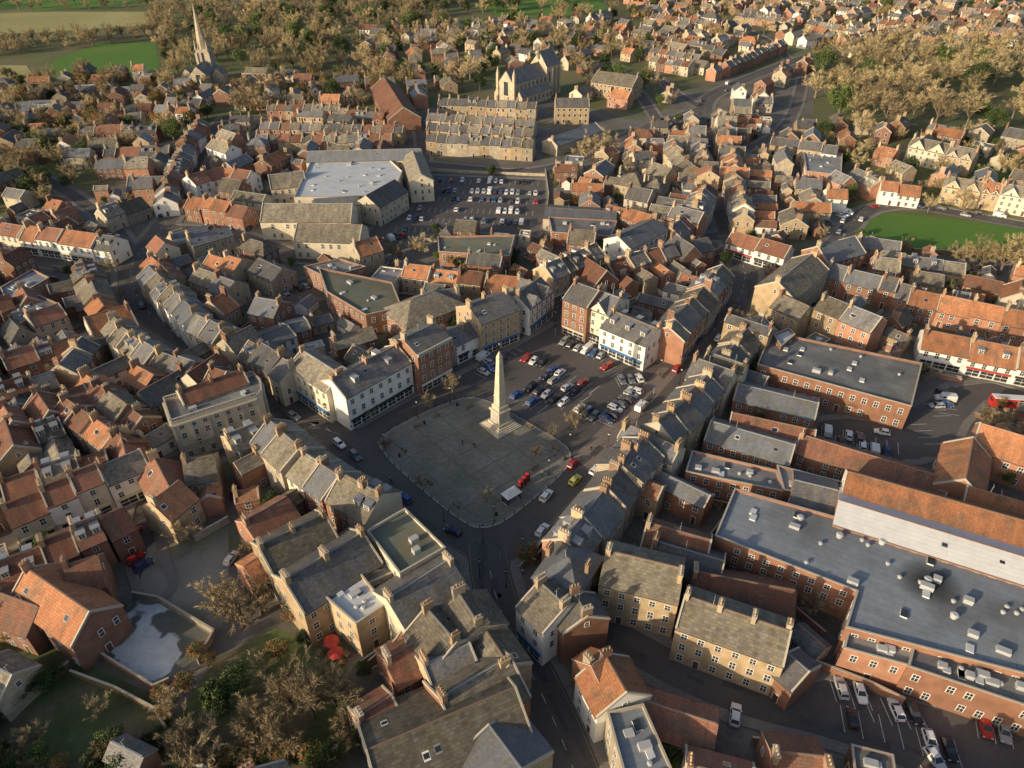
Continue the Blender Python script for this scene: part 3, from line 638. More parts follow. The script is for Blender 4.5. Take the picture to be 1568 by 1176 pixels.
row([(230,392),(260,420)],9,9,8,roofs='OR',walls='BY',rear=1); row([(320,385),(370,400)],9,9,9,roofs='SO',walls='BY'); row([(300,410),(360,432)],9,9,8,roofs='GOS',walls='YB',chim=1)
one([(390,455),(430,462)],10,10,3,'D','B'); one([(385,520),(440,498)],7.5,10,1.6,'W','B',chim=0,name='office_building'); one([(430,500),(470,490)],7,8,1,'B','B',chim=0)
one([(320,462),(345,448)],11,10,3.5,'Y','O',chim=2)
row([(286,272),(340,255),(385,262)],10,10,9,roofs='OR',walls='BW',chim=1); row([(290,300),(380,315)],9,9,8,roofs='OR',walls='B',chim=1); one([(325,212),(355,222)],10,9,3,'W','G')
row([(305,182),(282,215),(262,262),(248,300)],9,9,8,roofs='SRS',walls='BWB',rear=1,chim=1); row([(160,225),(260,222)],8.5,9,8,roofs='RS',walls='B'); row([(120,195),(240,190)],8.5,9,9,roofs='RRS',walls='B')
row([(10,158),(130,152)],5,11,14,roofs='B',walls='B',chim=0); row([(60,135),(200,130)],5,12,16,roofs='BM',walls='W',chim=0,name='low_building')
row([(150,160),(230,156)],8.5,9,8,roofs='SR',walls='B'); row([(255,150),(310,152)],8.5,9,8,roofs='S',walls='B')
row([(195,270),(255,268)],7,12,12,roofs='B',walls='B',chim=0); row([(150,320),(215,298)],9,9,8,roofs='GS',walls='N')
row([(1430,1210),(1600,1250)],8,10,9,roofs='R',walls='B')
row([(1000,50),(1110,70)],9,9,8,roofs='SR',walls='BY',chim=1); row([(1110,95),(1200,60)],9,9,8,roofs='SG',walls='B',chim=1)
# far terraced streets
for a,b in [((1240,30),(1330,45)),((1340,28),(1440,42)),((1450,30),(1560,46)),((1130,18),(1220,28)),((1000,20),(1090,32)),((1290,55),(1400,38)),((1000,85),(1060,95)),((990,70),(1075,84))]: row([a,b],9,9,6.5,roofs='SSRG',walls='BBYC',chim=1,jit=.2,dorm=.1)
# wings
for (mx,my,d,nn,s,hl,hw,ze,l,rr) in WINGS:
    ww=U(4.5,6.2); 
    for l2 in (l,l*.65,l*.4):
        off=U(-1,1)*max(0,hl-ww/2); c0=hw-.3
        A=(mx+d[0]*off+nn[0]*s*c0,my+d[1]*off+nn[1]*s*c0); B=(mx+d[0]*off+nn[0]*s*(c0+l2),my+d[1]*off+nn[1]*s*(c0+l2))
        C=((A[0]+B[0])/2+nn[0]*s*1.3,(A[1]+B[1])/2+nn[1]*s*1.3); ang=math.atan2(B[1]-A[1],B[0]-A[0])
        if free(C,ang,l2/2-1,ww/2-.2):
            z=max(3,ze*U(.5,.8)); house(A,B,z+ww*.32,z,ww,WM[random.choice('BBDYW')],RM[random.choice(rr)],chim=int(rnd()<.45),name='rear_wing',skip=.35); break
for P in ([(140,990),(205,918),(225,830),(280,795),(350,800),(372,880),(480,960),(540,1010),(560,1080),(470,1176),(270,1176),(235,1055)],
          [(1320,318),(1600,340),(1600,395),(1320,380)],[(60,950),(120,1000),(60,1060),(-20,1010)],[(0,1060),(110,1010),(230,1060),(260,1110),(120,1176),(0,1150)],
          [(585,372),(700,380),(700,420),(600,405)],[(1360,370),(1568,395),(1568,430),(1440,405)]):
    OCC|=poly_in(GX,GY,WP(P))
for u,v,r in ((805,130,30),(325,120,24)): 
    c=W(u,v); mark(c,0,r,r)
def infill(poly,n,size,hts,gap,roofs,walls,chim=.5,name='house'):
    P=WP(poly); bx=[p[0] for p in P]; by=[p[1] for p in P]; cnt=0
    pa=np.array([(p[0],p[1],p[2]) for p in PLACED])
    for _ in range(n):
        x=U(max(min(bx),X0),min(max(bx),X1)); y=U(max(min(by),Y0),min(max(by),Y1))
        if not poly_in(np.array(x),np.array(y),P): continue
        d=np.hypot(pa[:,0]-x,pa[:,1]-y); a=pa[d.argmin(),2]+random.choice((0,math.pi/2))+U(-.04,.04)
        L=U(*size); w=min(L,U(size[0]*.85,size[0]*1.25))
        if not free((x,y),a,L/2+gap,w/2+gap): continue
        ze=random.choice(hts)+U(-.5,.5); dx,dy=math.cos(a)*L/2,math.sin(a)*L/2
        k=random.choice(roofs)
        if rnd()<.14 and L<9:
            hx,hy=L/2,w/2; ca,sa=math.cos(a),math.sin(a)
            flat([(x+ca*p-sa*q,y+sa*p+ca*q) for p,q in((-hx,-hy),(hx,-hy),(hx,hy),(-hx,hy))],ze,random.choice(['brick','brick_dark','cream_render']),random.choice(['felt_roof','felt_roof','felt_green','lead','roof_membrane']),world=True,plant=1,lights=1,par=.25,win=.4); cnt+=1; continue
        house((x-dx,y-dy),(x+dx,y+dy),ze+w*U(.28,.4),ze,w,WM[random.choice(walls)],RM[k],chim=int(rnd()<chim)+int(rnd()<chim*.5),name=name,hip=rnd()<.08,skip=.3)
        cnt+=1
    return cnt
DT=[(-250,440),(-60,350),(150,310),(250,250),(400,225),(640,250),(830,270),(1000,200),(1060,180),(1240,200),(1330,390),(1568,400),(1850,450),(1850,1330),(-300,1330)]
DTL=[(-250,440),(-60,350),(150,330),(200,420),(260,520),(380,590),(260,700),(0,800),(-300,900)]
c1=infill(DTL,1500,(7,15),(5,6,7.5),.8,'RRRSGOR','BBBDYN',.6,'brick_house')
c1=infill(DT,3500,(8,17),(5,6,7.5),.9,'SSBRGOG','BBBDYCN',.6,'brick_house')
c2=infill(DT,4500,(4.2,8),(2.6,3.2,5),.6,'SSRRGOG','BBDYW',.2,'outbuilding')
SUB=[([(-60,150),(150,120),(400,120),(640,140),(655,250),(400,225),(250,250),(150,310),(-60,350)],1500,3.2),
     ([(960,-5),(1600,-5),(1600,75),(1230,90),(1240,330),(1100,330),(1020,200),(960,100)],2100,2.8),
     ([(1230,190),(1600,225),(1600,320),(1300,325)],500,5),
     ([(560,50),(960,30),(1000,180),(840,150),(640,160),(560,110)],900,4.5),
     ([(-60,800),(200,760),(200,900),(100,1100),(-60,1100)],300,2)]
c3=0
for p,n,g in SUB: c3+=infill(p,n,(8,16),(5,5.5,6.5),g,'SBSRSGOG','BBBDYNWC',.8,'house')
print('infill',c1,c2,c3,'placed',len(PLACED))
# ---------------- churches -------------
def church_big():
    A,B=WP([(778,108),(842,90)],20)
    ang=math.atan2(B[1]-A[1],B[0]-A[0]); c=((A[0]+B[0])/2,(A[1]+B[1])/2); L=46; mb=MB(); r='slate'; hx=L/2
    def gb(x0,x1,y0,y1,ze,zr):
        ym=(y0+y1)/2
        for yy in(y0,y1): mb.poly([(x0,yy,0),(x1,yy,0),(x1,yy,ze),(x0,yy,ze)],'stone')
        for xx in(x0,x1): mb.poly([(xx,y0,0),(xx,y1,0),(xx,y1,ze),(xx,ym,zr),(xx,y0,ze)],'stone')
        mb.poly([(x0-.2,y0-.3,ze-.1),(x1+.2,y0-.3,ze-.1),(x1+.2,ym,zr+.2),(x0-.2,ym,zr+.2)],r); mb.poly([(x1+.2,y1+.3,ze-.1),(x0-.2,y1+.3,ze-.1),(x0-.2,ym,zr+.2),(x1+.2,ym,zr+.2)],r)
        for xx in (x0,x1):
            for yy in (y0,y1): mb.poly([(xx-.4,yy,ze+.1),(xx+.4,yy,ze+.1),(xx+.4,ym,zr+.6),(xx-.4,ym,zr+.6)],'coping')
    gb(-hx,hx-14,-6,6,13,20); gb(-hx+2,hx-14.2,-11,-6.1,6,9); gb(-hx+2,hx-14.2,6.1,11,6,9); gb(hx-13.8,hx,-6.6,6.6,18,26)
    for x in np.arange(-hx+3,hx-14,4):
        for sgn in(1,-1):
            window(mb,(x,sgn*6),(-sgn,0),(0,sgn),9.6,1.2,2.6,2); mb.box(x+1.7,x+2.3,min(sgn*6,sgn*6.8),max(sgn*6,sgn*6.8),0,12.5,'coping')
            window(mb,(x,sgn*11),(-sgn,0),(0,sgn),2,1.2,2.6,2)
    for x in (hx-11,hx-7,hx-3):
        for sgn in(1,-1): window(mb,(x,sgn*6.6),(-sgn,0),(0,sgn),8,1.3,7,2); mb.box(x+1.7,x+2.4,min(sgn*6.6,sgn*8),max(sgn*6.6,sgn*8),0,17,'coping')
    for y in(-6.3,6.3):
        mb.box(-hx-.8,-hx+.8,y-.8,y+.8,0,18,'stone'); mb.cyl(-hx,y,18,22,1.1,.05,8,'stone')
    window(mb,(-hx,0),(0,-1),(-1,0),6,3.5,8,2); mb.cyl(hx-14,0,22,33,.9,.05,8,'slate')
    mb.obj('stone_church',(c[0],c[1],0),ang)
church_big()
def church_spire():
    c=W(322,122); mb=MB()
    mb.box(-4,4,-4,4,0,20,'stone')
    for a in(-1,1):
        for b in(-1,1): mb.box(a*4-.7,a*4+.7,b*4-.7,b*4+.7,0,18,'coping'); mb.cyl(a*3.7,b*3.7,20,26,.7,.05,6,'coping')
    mb.cyl(0,0,20,47,3.6,.08,8,'stone')
    for s,r,n in(((0,-4),(1,0),(0,-1)),((-4,0),(0,-1),(-1,0)),((4,0),(0,1),(1,0))): window(mb,s,r,n,13,1.8,5,2)
    mb.box(-.05,.05,-.05,.05,47,48.5,'iron_black')
    def nave(y0,y1,x0,x1,ze,zr):
        for xx in(x0,x1): mb.poly([(xx,y0,0),(xx,y1,0),(xx,y1,ze),(xx,y0,ze)],'stone')
        xm=(x0+x1)/2
        for yy in(y0,y1): mb.poly([(x0,yy,0),(x1,yy,0),(x1,yy,ze),(xm,yy,zr),(x0,yy,ze)],'stone')
        mb.poly([(x0-.3,y0-.2,ze),(xm,y0-.2,zr+.2),(xm,y1+.2,zr+.2),(x0-.3,y1+.2,ze)],'slate'); mb.poly([(x1+.3,y0-.2,ze),(x1+.3,y1+.2,ze),(xm,y1+.2,zr+.2),(xm,y0-.2,zr+.2)],'slate')
    nave(-22,6,-6,6,7,13); nave(-14,-4,6.1,14,6,10); nave(-14,-4,-14,-6.1,6,10)
    for y in range(-20,-2,5): window(mb,(6,y),(0,1),(1,0),3,1.2,3.0,2)
    window(mb,(0,-22),(1,0),(0,-1),3,3,5,2)
    mb.obj('church_with_spire',(c[0],c[1],0),.05)
church_spire()
# ---------------- obelisk -------------
def obelisk():
    x,y=W(766,652); mb=MB(); m='obelisk_stone'
    def sq(h0,h1,z0,z1): mb.cyl(0,0,z0,z1,h0*1.4142,h1*1.4142,4,m)
    z=.15
    for i,h in enumerate((4.0,3.6,3.2,2.8)): sq(h,h,z+i*.28,z+(i+1)*.28)
    z+=4*.28; sq(2.3,2.2,z,z+.7); sq(1.75,1.7,z+.7,z+4.1); sq(1.95,2.1,z+4.1,z+4.4); sq(2.1,1.9,z+4.4,z+4.7)
    sq(1.45,1.45,z+4.7,z+5.6); sq(1.6,1.35,z+5.6,z+5.9)
    sq(1.15,.55,z+5.9,z+20.6); sq(.55,.05,z+20.6,z+22)
    sq(1.2,1.14,z+8.5,z+8.8)
    for k in range(4):
        a=math.pi/2*k+math.pi/4; r=(-math.sin(a),math.cos(a)); n=(math.cos(a),math.sin(a)); c=(n[0]*1.76,n[1]*1.76)
        mb.obox(c,r,n,-1.2,1.2,0,.06,z+1.3,z+1.45,m); mb.obox(c,r,n,-1.2,1.2,0,.06,z+3.5,z+3.65,m)
        mb.obox(c,r,n,-.9,.9,0,.03,z+1.7,z+3.2,'plant_grey')
    mb.cyl(0,0,z+21.9,z+24,.06,.05,6,'iron_black'); mb.box(-.7,.7,-.04,.04,z+23,z+23.15,'iron_black'); mb.cyl(0,0,z+24,z+24.4,.18,.05,8,'yellow_paint')
    A=W(590,680);B=W(735,609); a=math.atan2(B[1]-A[1],B[0]-A[0])
    mb.obj('stone_obelisk',(x,y,0.02),a+math.pi/4)
obelisk()
# ---------------- cars -------------
def car_mesh(kind='hatch'):
    mb=MB(); p='car_paint'
    L=2.1 if kind!='van' else 2.5; hw=.89 if kind!='van' else .97
    if kind=='van': st=[(-L,.4,1.9,.9),(-L+.06,.3,2.0,1.0),(.9,.3,2.0,1.0),(1.5,.3,1.25,.98),(L-.1,.3,.95,.92),(L,.4,.7,.8)]
    elif kind=='estate': st=[(-L,.42,.8,.88),(-L+.08,.3,.98,.97),(-1.3,.28,1.0,1.0),(1.0,.28,.97,1.0),(1.85,.3,.82,.94),(L,.38,.68,.8)]
    else: st=[(-L+.1,.42,.8,.88),(-L+.18,.3,.95,.97),(-1.3,.28,1.0,1.0),(.9,.28,.96,1.0),(1.75,.3,.82,.94),(L-.02,.38,.68,.8)]
    rings=[]
    for x,zb,zt,k in st:
        h=hw*k; zm=zb+(zt-zb)*.55
        rings.append([(x,-h*.93,zb),(x,-h,zm),(x,-h*.9,zt),(x,0,zt+.04),(x,h*.9,zt),(x,h,zm),(x,h*.93,zb)])
    for a,b in zip(rings,rings[1:]):
        for i in range(6): mb.poly([a[i],b[i],b[i+1],a[i+1]],p)
    mb.poly(rings[0],p); mb.poly(rings[-1][::-1],p)
    def cab(x0,x1,r0,r1,zb,zt,h0,h1):
        b=[(x0,-h0,zb),(x1,-h0,zb),(x1,h0,zb),(x0,h0,zb)]; t=[(r0,-h1,zt),(r1,-h1,zt),(r1,h1,zt),(r0,h1,zt)]
        for i in range(4):
            j=(i+1)%4; q=[b[i],b[j],t[j],t[i]]; mb.poly(q,p)
            c=Vector([sum(v[k] for v in q)/4 for k in range(3)]); nn=(Vector(q[1])-Vector(q[0])).cross(Vector(q[3])-Vector(q[0])).normalized()*.012
            def ins(qq): 
                return [tuple(c+(Vector(v)-c)*.87+nn) for v in qq]
            if i in(0,2):
                m0=[(q[0][k]+q[1][k])/2 for k in range(3)]; m1=[(q[2][k]+q[3][k])/2 for k in range(3)]
                for qq in ([q[0],m0,m1,q[3]],[m0,q[1],q[2],m1]):
                    c=Vector([sum(v[k] for v in qq)/4 for k in range(3)]); mb.poly(ins(qq),'glass')
            else: mb.poly(ins(q),'glass')
        tm=(t[0][2]+.05); ti=[(r0+.15,-h1*.8,tm),(r1-.15,-h1*.8,tm),(r1-.15,h1*.8,tm),(r0+.15,h1*.8,tm)]
        for i in range(4): j=(i+1)%4; mb.poly([t[i],t[j],ti[j],ti[i]],p)
        mb.poly(ti,p)
    if kind=='van': 
        mb.poly([(.93,-.85,1.95),(1.5,-.85,1.28),(1.5,.85,1.28),(.93,.85,1.95)],'glass')
        for s in(1,-1): mb.poly([(.3,s*.985,1.3),(1.2,s*.98,1.3),(.9,s*.95,1.8),(.3,s*.95,1.8)],'glass')
    elif kind=='estate': cab(-2.0,1.0,-1.75,.25,.96,1.47,.8,.62)
    else: cab(-1.85,.95,-1.35,.2,.95,1.47,.8,.62)
    for x in(-1.3,1.3):
        for s in(1,-1):
            i=len(mb.v); n=12; y0=s*(hw-.16); y1=s*(hw+.02)
            for yy in(y0,y1):
                for k in range(n): a=2*math.pi*k/n; mb.v.append((x+.33*math.cos(a),yy,.33+.33*math.sin(a)))
            for k in range(n): mb.f.append((i+k,i+(k+1)%n,i+n+(k+1)%n,i+n+k)); mb.m.append('tyre')
            mb.f.append(tuple(i+n+k for k in range(n))); mb.m.append('tyre')
            mb.poly([(x+.2*math.cos(2*math.pi*k/8),y1+s*.01,.33+.2*math.sin(2*math.pi*k/8)) for k in range(8)],'wheel_rim')
    xe=L-.06 if kind!='hatch' else L-.08
    for s in(1,-1):
        mb.box(xe-.15,xe+.06,s*.6-.17,s*.6+.17,.6,.74,'headlamp'); mb.box(-L+.02 if kind!='hatch' else -L+.08,-L+.25,s*.7-.12,s*.7+.12,.72,.95,'tail_lamp')
        mb.box(.65,.8,s*(hw+.01)-.08,s*(hw+.01)+.08,.95,1.08,p)
    return mb.mesh('car_'+kind)
CM={k:car_mesh(k) for k in('hatch','estate','van')}
CC=[(.8,.8,.79),(.75,.75,.75),(.78,.78,.78),(.75,.75,.74),(.4,.41,.43),(.48,.5,.52),(.1,.105,.11),(.025,.025,.028),(.02,.02,.025),(.03,.05,.13),(.04,.1,.28),(.4,.03,.02),(.15,.17,.19),(.02,.03,.06),(.3,.31,.32)]
NC=[0]
def car(x,y,a,col=None,kind=None):
    kind=kind or ('hatch' if col else random.choices(('hatch','estate','van'),(6,4,.5))[0])
    if kind=='van': col=col or (.7,.7,.7)
    o=inst(CM[kind],'parked_van' if kind=='van' else 'parked_car',(x,y,.03),a,color=col or random.choice(CC)); s=U(.95,1.06); o.scale=(s,s,s); NC[0]+=1
def carpx(u,v,u2,v2,col=None,kind=None):
    a=W(u,v);b=W(u2,v2); car(a[0],a[1],math.atan2(b[1]-a[1],b[0]-a[0]),col,kind)
LINES=MB()
def quadline(a,b,wd,z,m,mb=None):
    mb=mb or LINES; dx,dy=b[0]-a[0],b[1]-a[1]; L=math.hypot(dx,dy)+1e-9; nx,ny=-dy/L*wd/2,dx/L*wd/2
    mb.poly([(a[0]+nx,a[1]+ny,z),(a[0]-nx,a[1]-ny,z),(b[0]-nx,b[1]-ny,z),(b[0]+nx,b[1]+ny,z)],m)
def carrow(p0,p1,prob=.7,sp_=2.6,skew=0,lines=True,side=1):
    a,b=W(*p0),W(*p1); L=math.hypot(b[0]-a[0],b[1]-a[1]); d=((b[0]-a[0])/L,(b[1]-a[1])/L); n=int(L/sp_); ang=math.atan2(d[1],d[0])+math.pi/2+skew
    hx,hy=math.cos(ang)*2.5,math.sin(ang)*2.5
    for i in range(n+1):
        x,y=a[0]+d[0]*sp_*i,a[1]+d[1]*sp_*i
        if lines: quadline((x-hx,y-hy),(x+hx,y+hy),.12,.045,'white_paint')
        if i<n and rnd()<prob: car(x+d[0]*sp_/2+U(-.15,.15)+hx*U(-.15,.15),y+d[1]*sp_/2+U(-.15,.15)+hy*U(-.15,.15),ang+(math.pi if rnd()<.5 else 0)+U(-.05,.05))
carrow((735,575),(765,556),.8); carrow((732,565),(800,530),.35)
carrow((858,524),(935,552),.85); carrow((800,548),(835,560),.6)
carrow((842,566),(915,600),.8); carrow((832,576),(902,612),.75)
carrow((808,594),(870,622),.9); carrow((786,604),(842,632),.85)
carrow((925,648),(975,596),.95); carrow((880,625),(920,645),.9); carrow((945,585),(985,580),.8); carrow((925,560),(975,590),.5)
for r in [(645,276,828,282),(640,292,826,298),(636,304,826,311),(630,320,822,327),(622,336,815,343),(606,352,700,352),(575,372,625,360)]: carrow(r[:2],r[2:],.62)
for r in [(1258,660,1390,690),(1262,672,1380,700)]: carrow(r[:2],r[2:],.4)
for r in [(1420,610,1445,640),(1440,600,1455,640),(1405,650,1430,680)]: carrow(r[:2],r[2:],.55)
for r in [(1275,1055,1330,1068),(1350,1115,1480,1160),(1330,1085,1440,1105),(1290,1100,1340,1118)]: carrow(r[:2],r[2:],.75,2.9,.2)
carrow((1495,1110),(1560,1130),.8)
carrow((432,452),(478,437),.7); carrow((310,350),(390,352),.6); carrow((1268,345),(1300,325),.5); carrow((1210,235),(1215,200),.6)
for q in [(520,682,535,695),(545,700,560,715),(620,765,600,748),(694,816,660,800,(.02,.03,.08)),(836,762,846,750,(.75,.75,.75)),(880,738,892,726,(.6,.55,.03)),(877,712,886,702,(.4,.03,.03)),(912,722,922,712,(.75,.75,.75)),(982,625,994,612,(.75,.75,.75),'van'),(1036,567,1046,556,(.45,.02,.02)),(1068,522,1078,512),(1148,394,1160,400,(.75,.75,.75)),(830,815,842,800),(806,845,816,832,(.03,.12,.3)),
          (1125,1098,1128,1070,(.75,.75,.75)),(1430,1165,1440,1180,(.75,.75,.75)),(1350,664,1330,660,(.75,.75,.75)),(375,660,395,655),(208,858,215,852,(.4,.02,.02)),(220,868,230,862),(208,820,212,812),(355,858,365,845,(.7,.7,.7)),(365,757,380,748,(.4,.02,.02)),(1108,300,1108,280),(1104,240,1103,230),(1085,185,1080,175),(218,470,212,455),(300,528,315,535),(1290,340,1295,332),(1100,520,1108,510),(450,640,465,648),(740,548,752,540,(.7,.7,.7),'van'),(270,800,285,795),(1340,318,1350,317),(1500,328,1510,330),(1530,332,1540,334),(1440,320,1450,322)]: carpx(*q)
for rp_,wd in RW[:1]+RW[3:4]+RW[7:8]+RW[9:10]:
    for a,b in zip(rp_,rp_[1:]):
        L=math.hypot(b[0]-a[0],b[1]-a[1]); ang=math.atan2(b[1]-a[1],b[0]-a[0])
        if a[1]<260: continue
        for k in range(int(L/9)):
            if rnd()<.3:
                t=(k+.5)*9/L; s=random.choice((1,-1))*(wd/2-1.1); car(a[0]+(b[0]-a[0])*t-math.sin(ang)*s,a[1]+(b[1]-a[1])*t+math.cos(ang)*s,ang)
print('cars',NC[0])
# red bus
bs=MB(); bs.box(-5.2,5.2,-1.25,1.25,.35,2.95,'red_paint',bottom=True); bs.box(-5.0,5.0,-1.1,1.1,2.95,3.1,'white_plastic')
for s in (1,-1):
    for i in range(6): x=-4.6+i*1.55; bs.box(x,x+1.35,min(s*1.25,s*1.28),max(s*1.25,s*1.28),1.5,2.5,'glass')
    for x in (-3.2,3.2):
        i=len(bs.v)
        for yy in (s*1.0,s*1.29):
            for k in range(12): bs.v.append((x+.5*math.cos(k*math.pi/6),yy,.5+.5*math.sin(k*math.pi/6)))
        for k in range(12): bs.f.append((i+k,i+(k+1)%12,i+12+(k+1)%12,i+12+k)); bs.m.append('tyre')
        bs.f.append(tuple(i+12+k for k in range(12))); bs.m.append('tyre')
bs.box(5.2,5.24,-1.1,1.1,1.3,2.7,'glass'); bs.box(-5.24,-5.2,-.9,.9,1.6,2.5,'glass')
x,y=W(1545,622); bs.obj('bus',(x,y,.03),-.12)
for P,wd in RS[:4]+RS[5:8]:
    for a,b in zip(P,P[1:]):
        L=math.hypot(b[0]-a[0],b[1]-a[1]); d=((b[0]-a[0])/L,(b[1]-a[1])/L); s=0
        while s+2<L:
            q=(a[0]+d[0]*s,a[1]+d[1]*s)
            if not poly_in(np.array(q[0]),np.array(q[1]),AW[0]): quadline(q,(a[0]+d[0]*(s+2),a[1]+d[1]*(s+2)),.1,.042,'white_paint')
            s+=6
        if wd>7:
            for k in (1,-1):
                o=k*(wd/2-.45); n=(-d[1]*o,d[0]*o)
                mid=((a[0]+b[0])/2+n[0],(a[1]+b[1])/2+n[1])
                if not poly_in(np.array(mid[0]),np.array(mid[1]),AW[0]): quadline((a[0]+n[0],a[1]+n[1]),(b[0]+n[0],b[1]+n[1]),.08,.04,'yellow_paint')
for P,wd in RS[:4]+RS[5:6]+RS[10:11]:
    for a,b in zip(P,P[1:]):
        if rnd()<.75:
            t=U(.1,.8); L=math.hypot(b[0]-a[0],b[1]-a[1]); d=((b[0]-a[0])/L,(b[1]-a[1])/L); s=U(-1,1)*(wd/2-1.6); l=U(2,9)
            q=(a[0]+(b[0]-a[0])*t-d[1]*s,a[1]+(b[1]-a[1])*t+d[0]*s); quadline(q,(q[0]+d[0]*l,q[1]+d[1]*l),U(.8,2.2),.037,'asphalt_patch')
LINES.obj('road_markings')
# ---------------- trees -------------
def branch(mb,p0,p1,r0,r1,m='bark',n=5):
    p0=Vector(p0);p1=Vector(p1); d=(p1-p0).normalized(); u=d.orthogonal().normalized(); v=d.cross(u); i=len(mb.v)
    for p,r in((p0,r0),(p1,r1)):
        for k in range(n): a=2*math.pi*k/n; q=p+u*math.cos(a)*r+v*math.sin(a)*r; mb.v.append(tuple(q))
    for k in range(n): mb.f.append((i+k,i+(k+1)%n,i+n+(k+1)%n,i+n+k)); mb.m.append(m)
def rv(): return Vector((random.gauss(0,1),random.gauss(0,1),random.gauss(0,1))).normalized()
def bare(seed,m1,m2,h=10,nt=22,nb=7):
    random.seed(seed); mb=MB(); th=h*.25; top=Vector((U(-.3,.3),U(-.3,.3),th)); branch(mb,(0,0,-.2),top,h*.035,h*.026,n=7)
    for i in range(9):
        a=2*math.pi*i/8+U(-.3,.3); el=U(.4,1.3) if i<8 else 1.5; d=Vector((math.cos(a)*math.cos(el),math.sin(a)*math.cos(el),math.sin(el)))
        l=h*U(.38,.6)*(.85 if el<.8 else 1.1); p1=top+d*l*.5+Vector((0,0,.2)); p2=top+d*l+Vector((0,0,l*.15)); branch(mb,top,p1,h*.017,h*.011); branch(mb,p1,p2,h*.011,h*.004)
        for j in range(nb):
            t=U(.25,1); q=(top.lerp(p1,t*2) if t<.5 else p1.lerp(p2,t*2-1)); e=(d+rv()*.9+Vector((0,0,.25))).normalized(); l2=h*U(.12,.22); q2=q+e*l2; branch(mb,q,q2,h*.005,h*.002,n=3)
            mm=m1 if rnd()<.6 else m2
            for k in range(nt):
                s=q.lerp(q2,U(.2,1)); g=(e+rv()*1.0+Vector((0,0,.2))).normalized(); ll=h*U(.06,.13); wv=g.cross(rv()).normalized()*h*.005
                mb.poly([tuple(s-wv),tuple(s+wv),tuple(s+g*ll)],mm)
                if k%2==0:
                    s2=s+g*ll*.5; g2=(g+rv()*.7).normalized(); mb.poly([tuple(s2-wv*.7),tuple(s2+wv*.7),tuple(s2+g2*ll*.6)],mm)
    return mb.mesh('bare_tree_%d'%seed)
def leafy(seed,m1,m2,h=7,conifer=False,n=2600):
    random.seed(seed); mb=MB(); branch(mb,(0,0,-.2),(0,0,h*.6),h*.03,h*.012)
    cl=[]
    for i in range(26):
        if conifer: z=U(.12,.97); r=(1-z)*.3+.03; a=U(0,6.28); cl.append((Vector((math.cos(a)*r*h*U(.4,1),math.sin(a)*r*h*U(.4,1),z*h)),h*.1*(1.3-z)))
        else:
            d=rv(); cl.append((Vector((d.x*h*.33*U(.4,1),d.y*h*.33*U(.4,1),h*.55+d.z*h*.33*U(.3,1))),h*U(.09,.17)))
    for c,r in cl: branch(mb,(0,0,h*.35 if not conifer else c.z*.9),c,h*.008,h*.003,n=3)
    for i in range(n):
        c,r=cl[i%26]; p=c+rv()*r*U(.5,1.15); a=rv()*h*.022; b=a.cross(rv()).normalized()*h*.022
        mb.poly([tuple(p-a),tuple(p+b*.7),tuple(p+a),tuple(p-b*.7)],m1 if (i%26)%3 else m2)
    return mb.mesh('leafy_%d'%seed)
T_G=[bare(11,'twig_gold','twig_gold'),bare(12,'twig_gold','twig_gold',nb=9),bare(13,'twig_gold','twig_brown')]
T_B=[bare(14,'twig_brown','twig_brown',nt=30,nb=9),bare(15,'twig_brown','twig_gold',nt=20)]
T_E=[leafy(21,'leaf_dark','leaf_light'),leafy(22,'leaf_dark','leaf_dark'),leafy(23,'leaf_light','leaf_dark')]
T_C=[leafy(24,'leaf_dark','leaf_light',conifer=True,h=10)]
T_R=[leafy(25,'leaf_rust','leaf_light',n=1500)]
random.seed(99)
NT=[0]
def tree(x,y,h,kind='g',parent=None):
    me,b,nm={'g':(random.choice(T_G),10,'bare_tree'),'b':(random.choice(T_B),10,'bare_tree'),'e':(random.choice(T_E),7,'evergreen_tree'),'c':(T_C[0],10,'conifer_tree'),'r':(T_R[0],7,'autumn_shrub')}[kind]
    s=h/b; o=inst(me,nm,(x,y,0),U(0,6.28),(s*U(.9,1.2),s*U(.9,1.2),s),parent=parent); NT[0]+=1
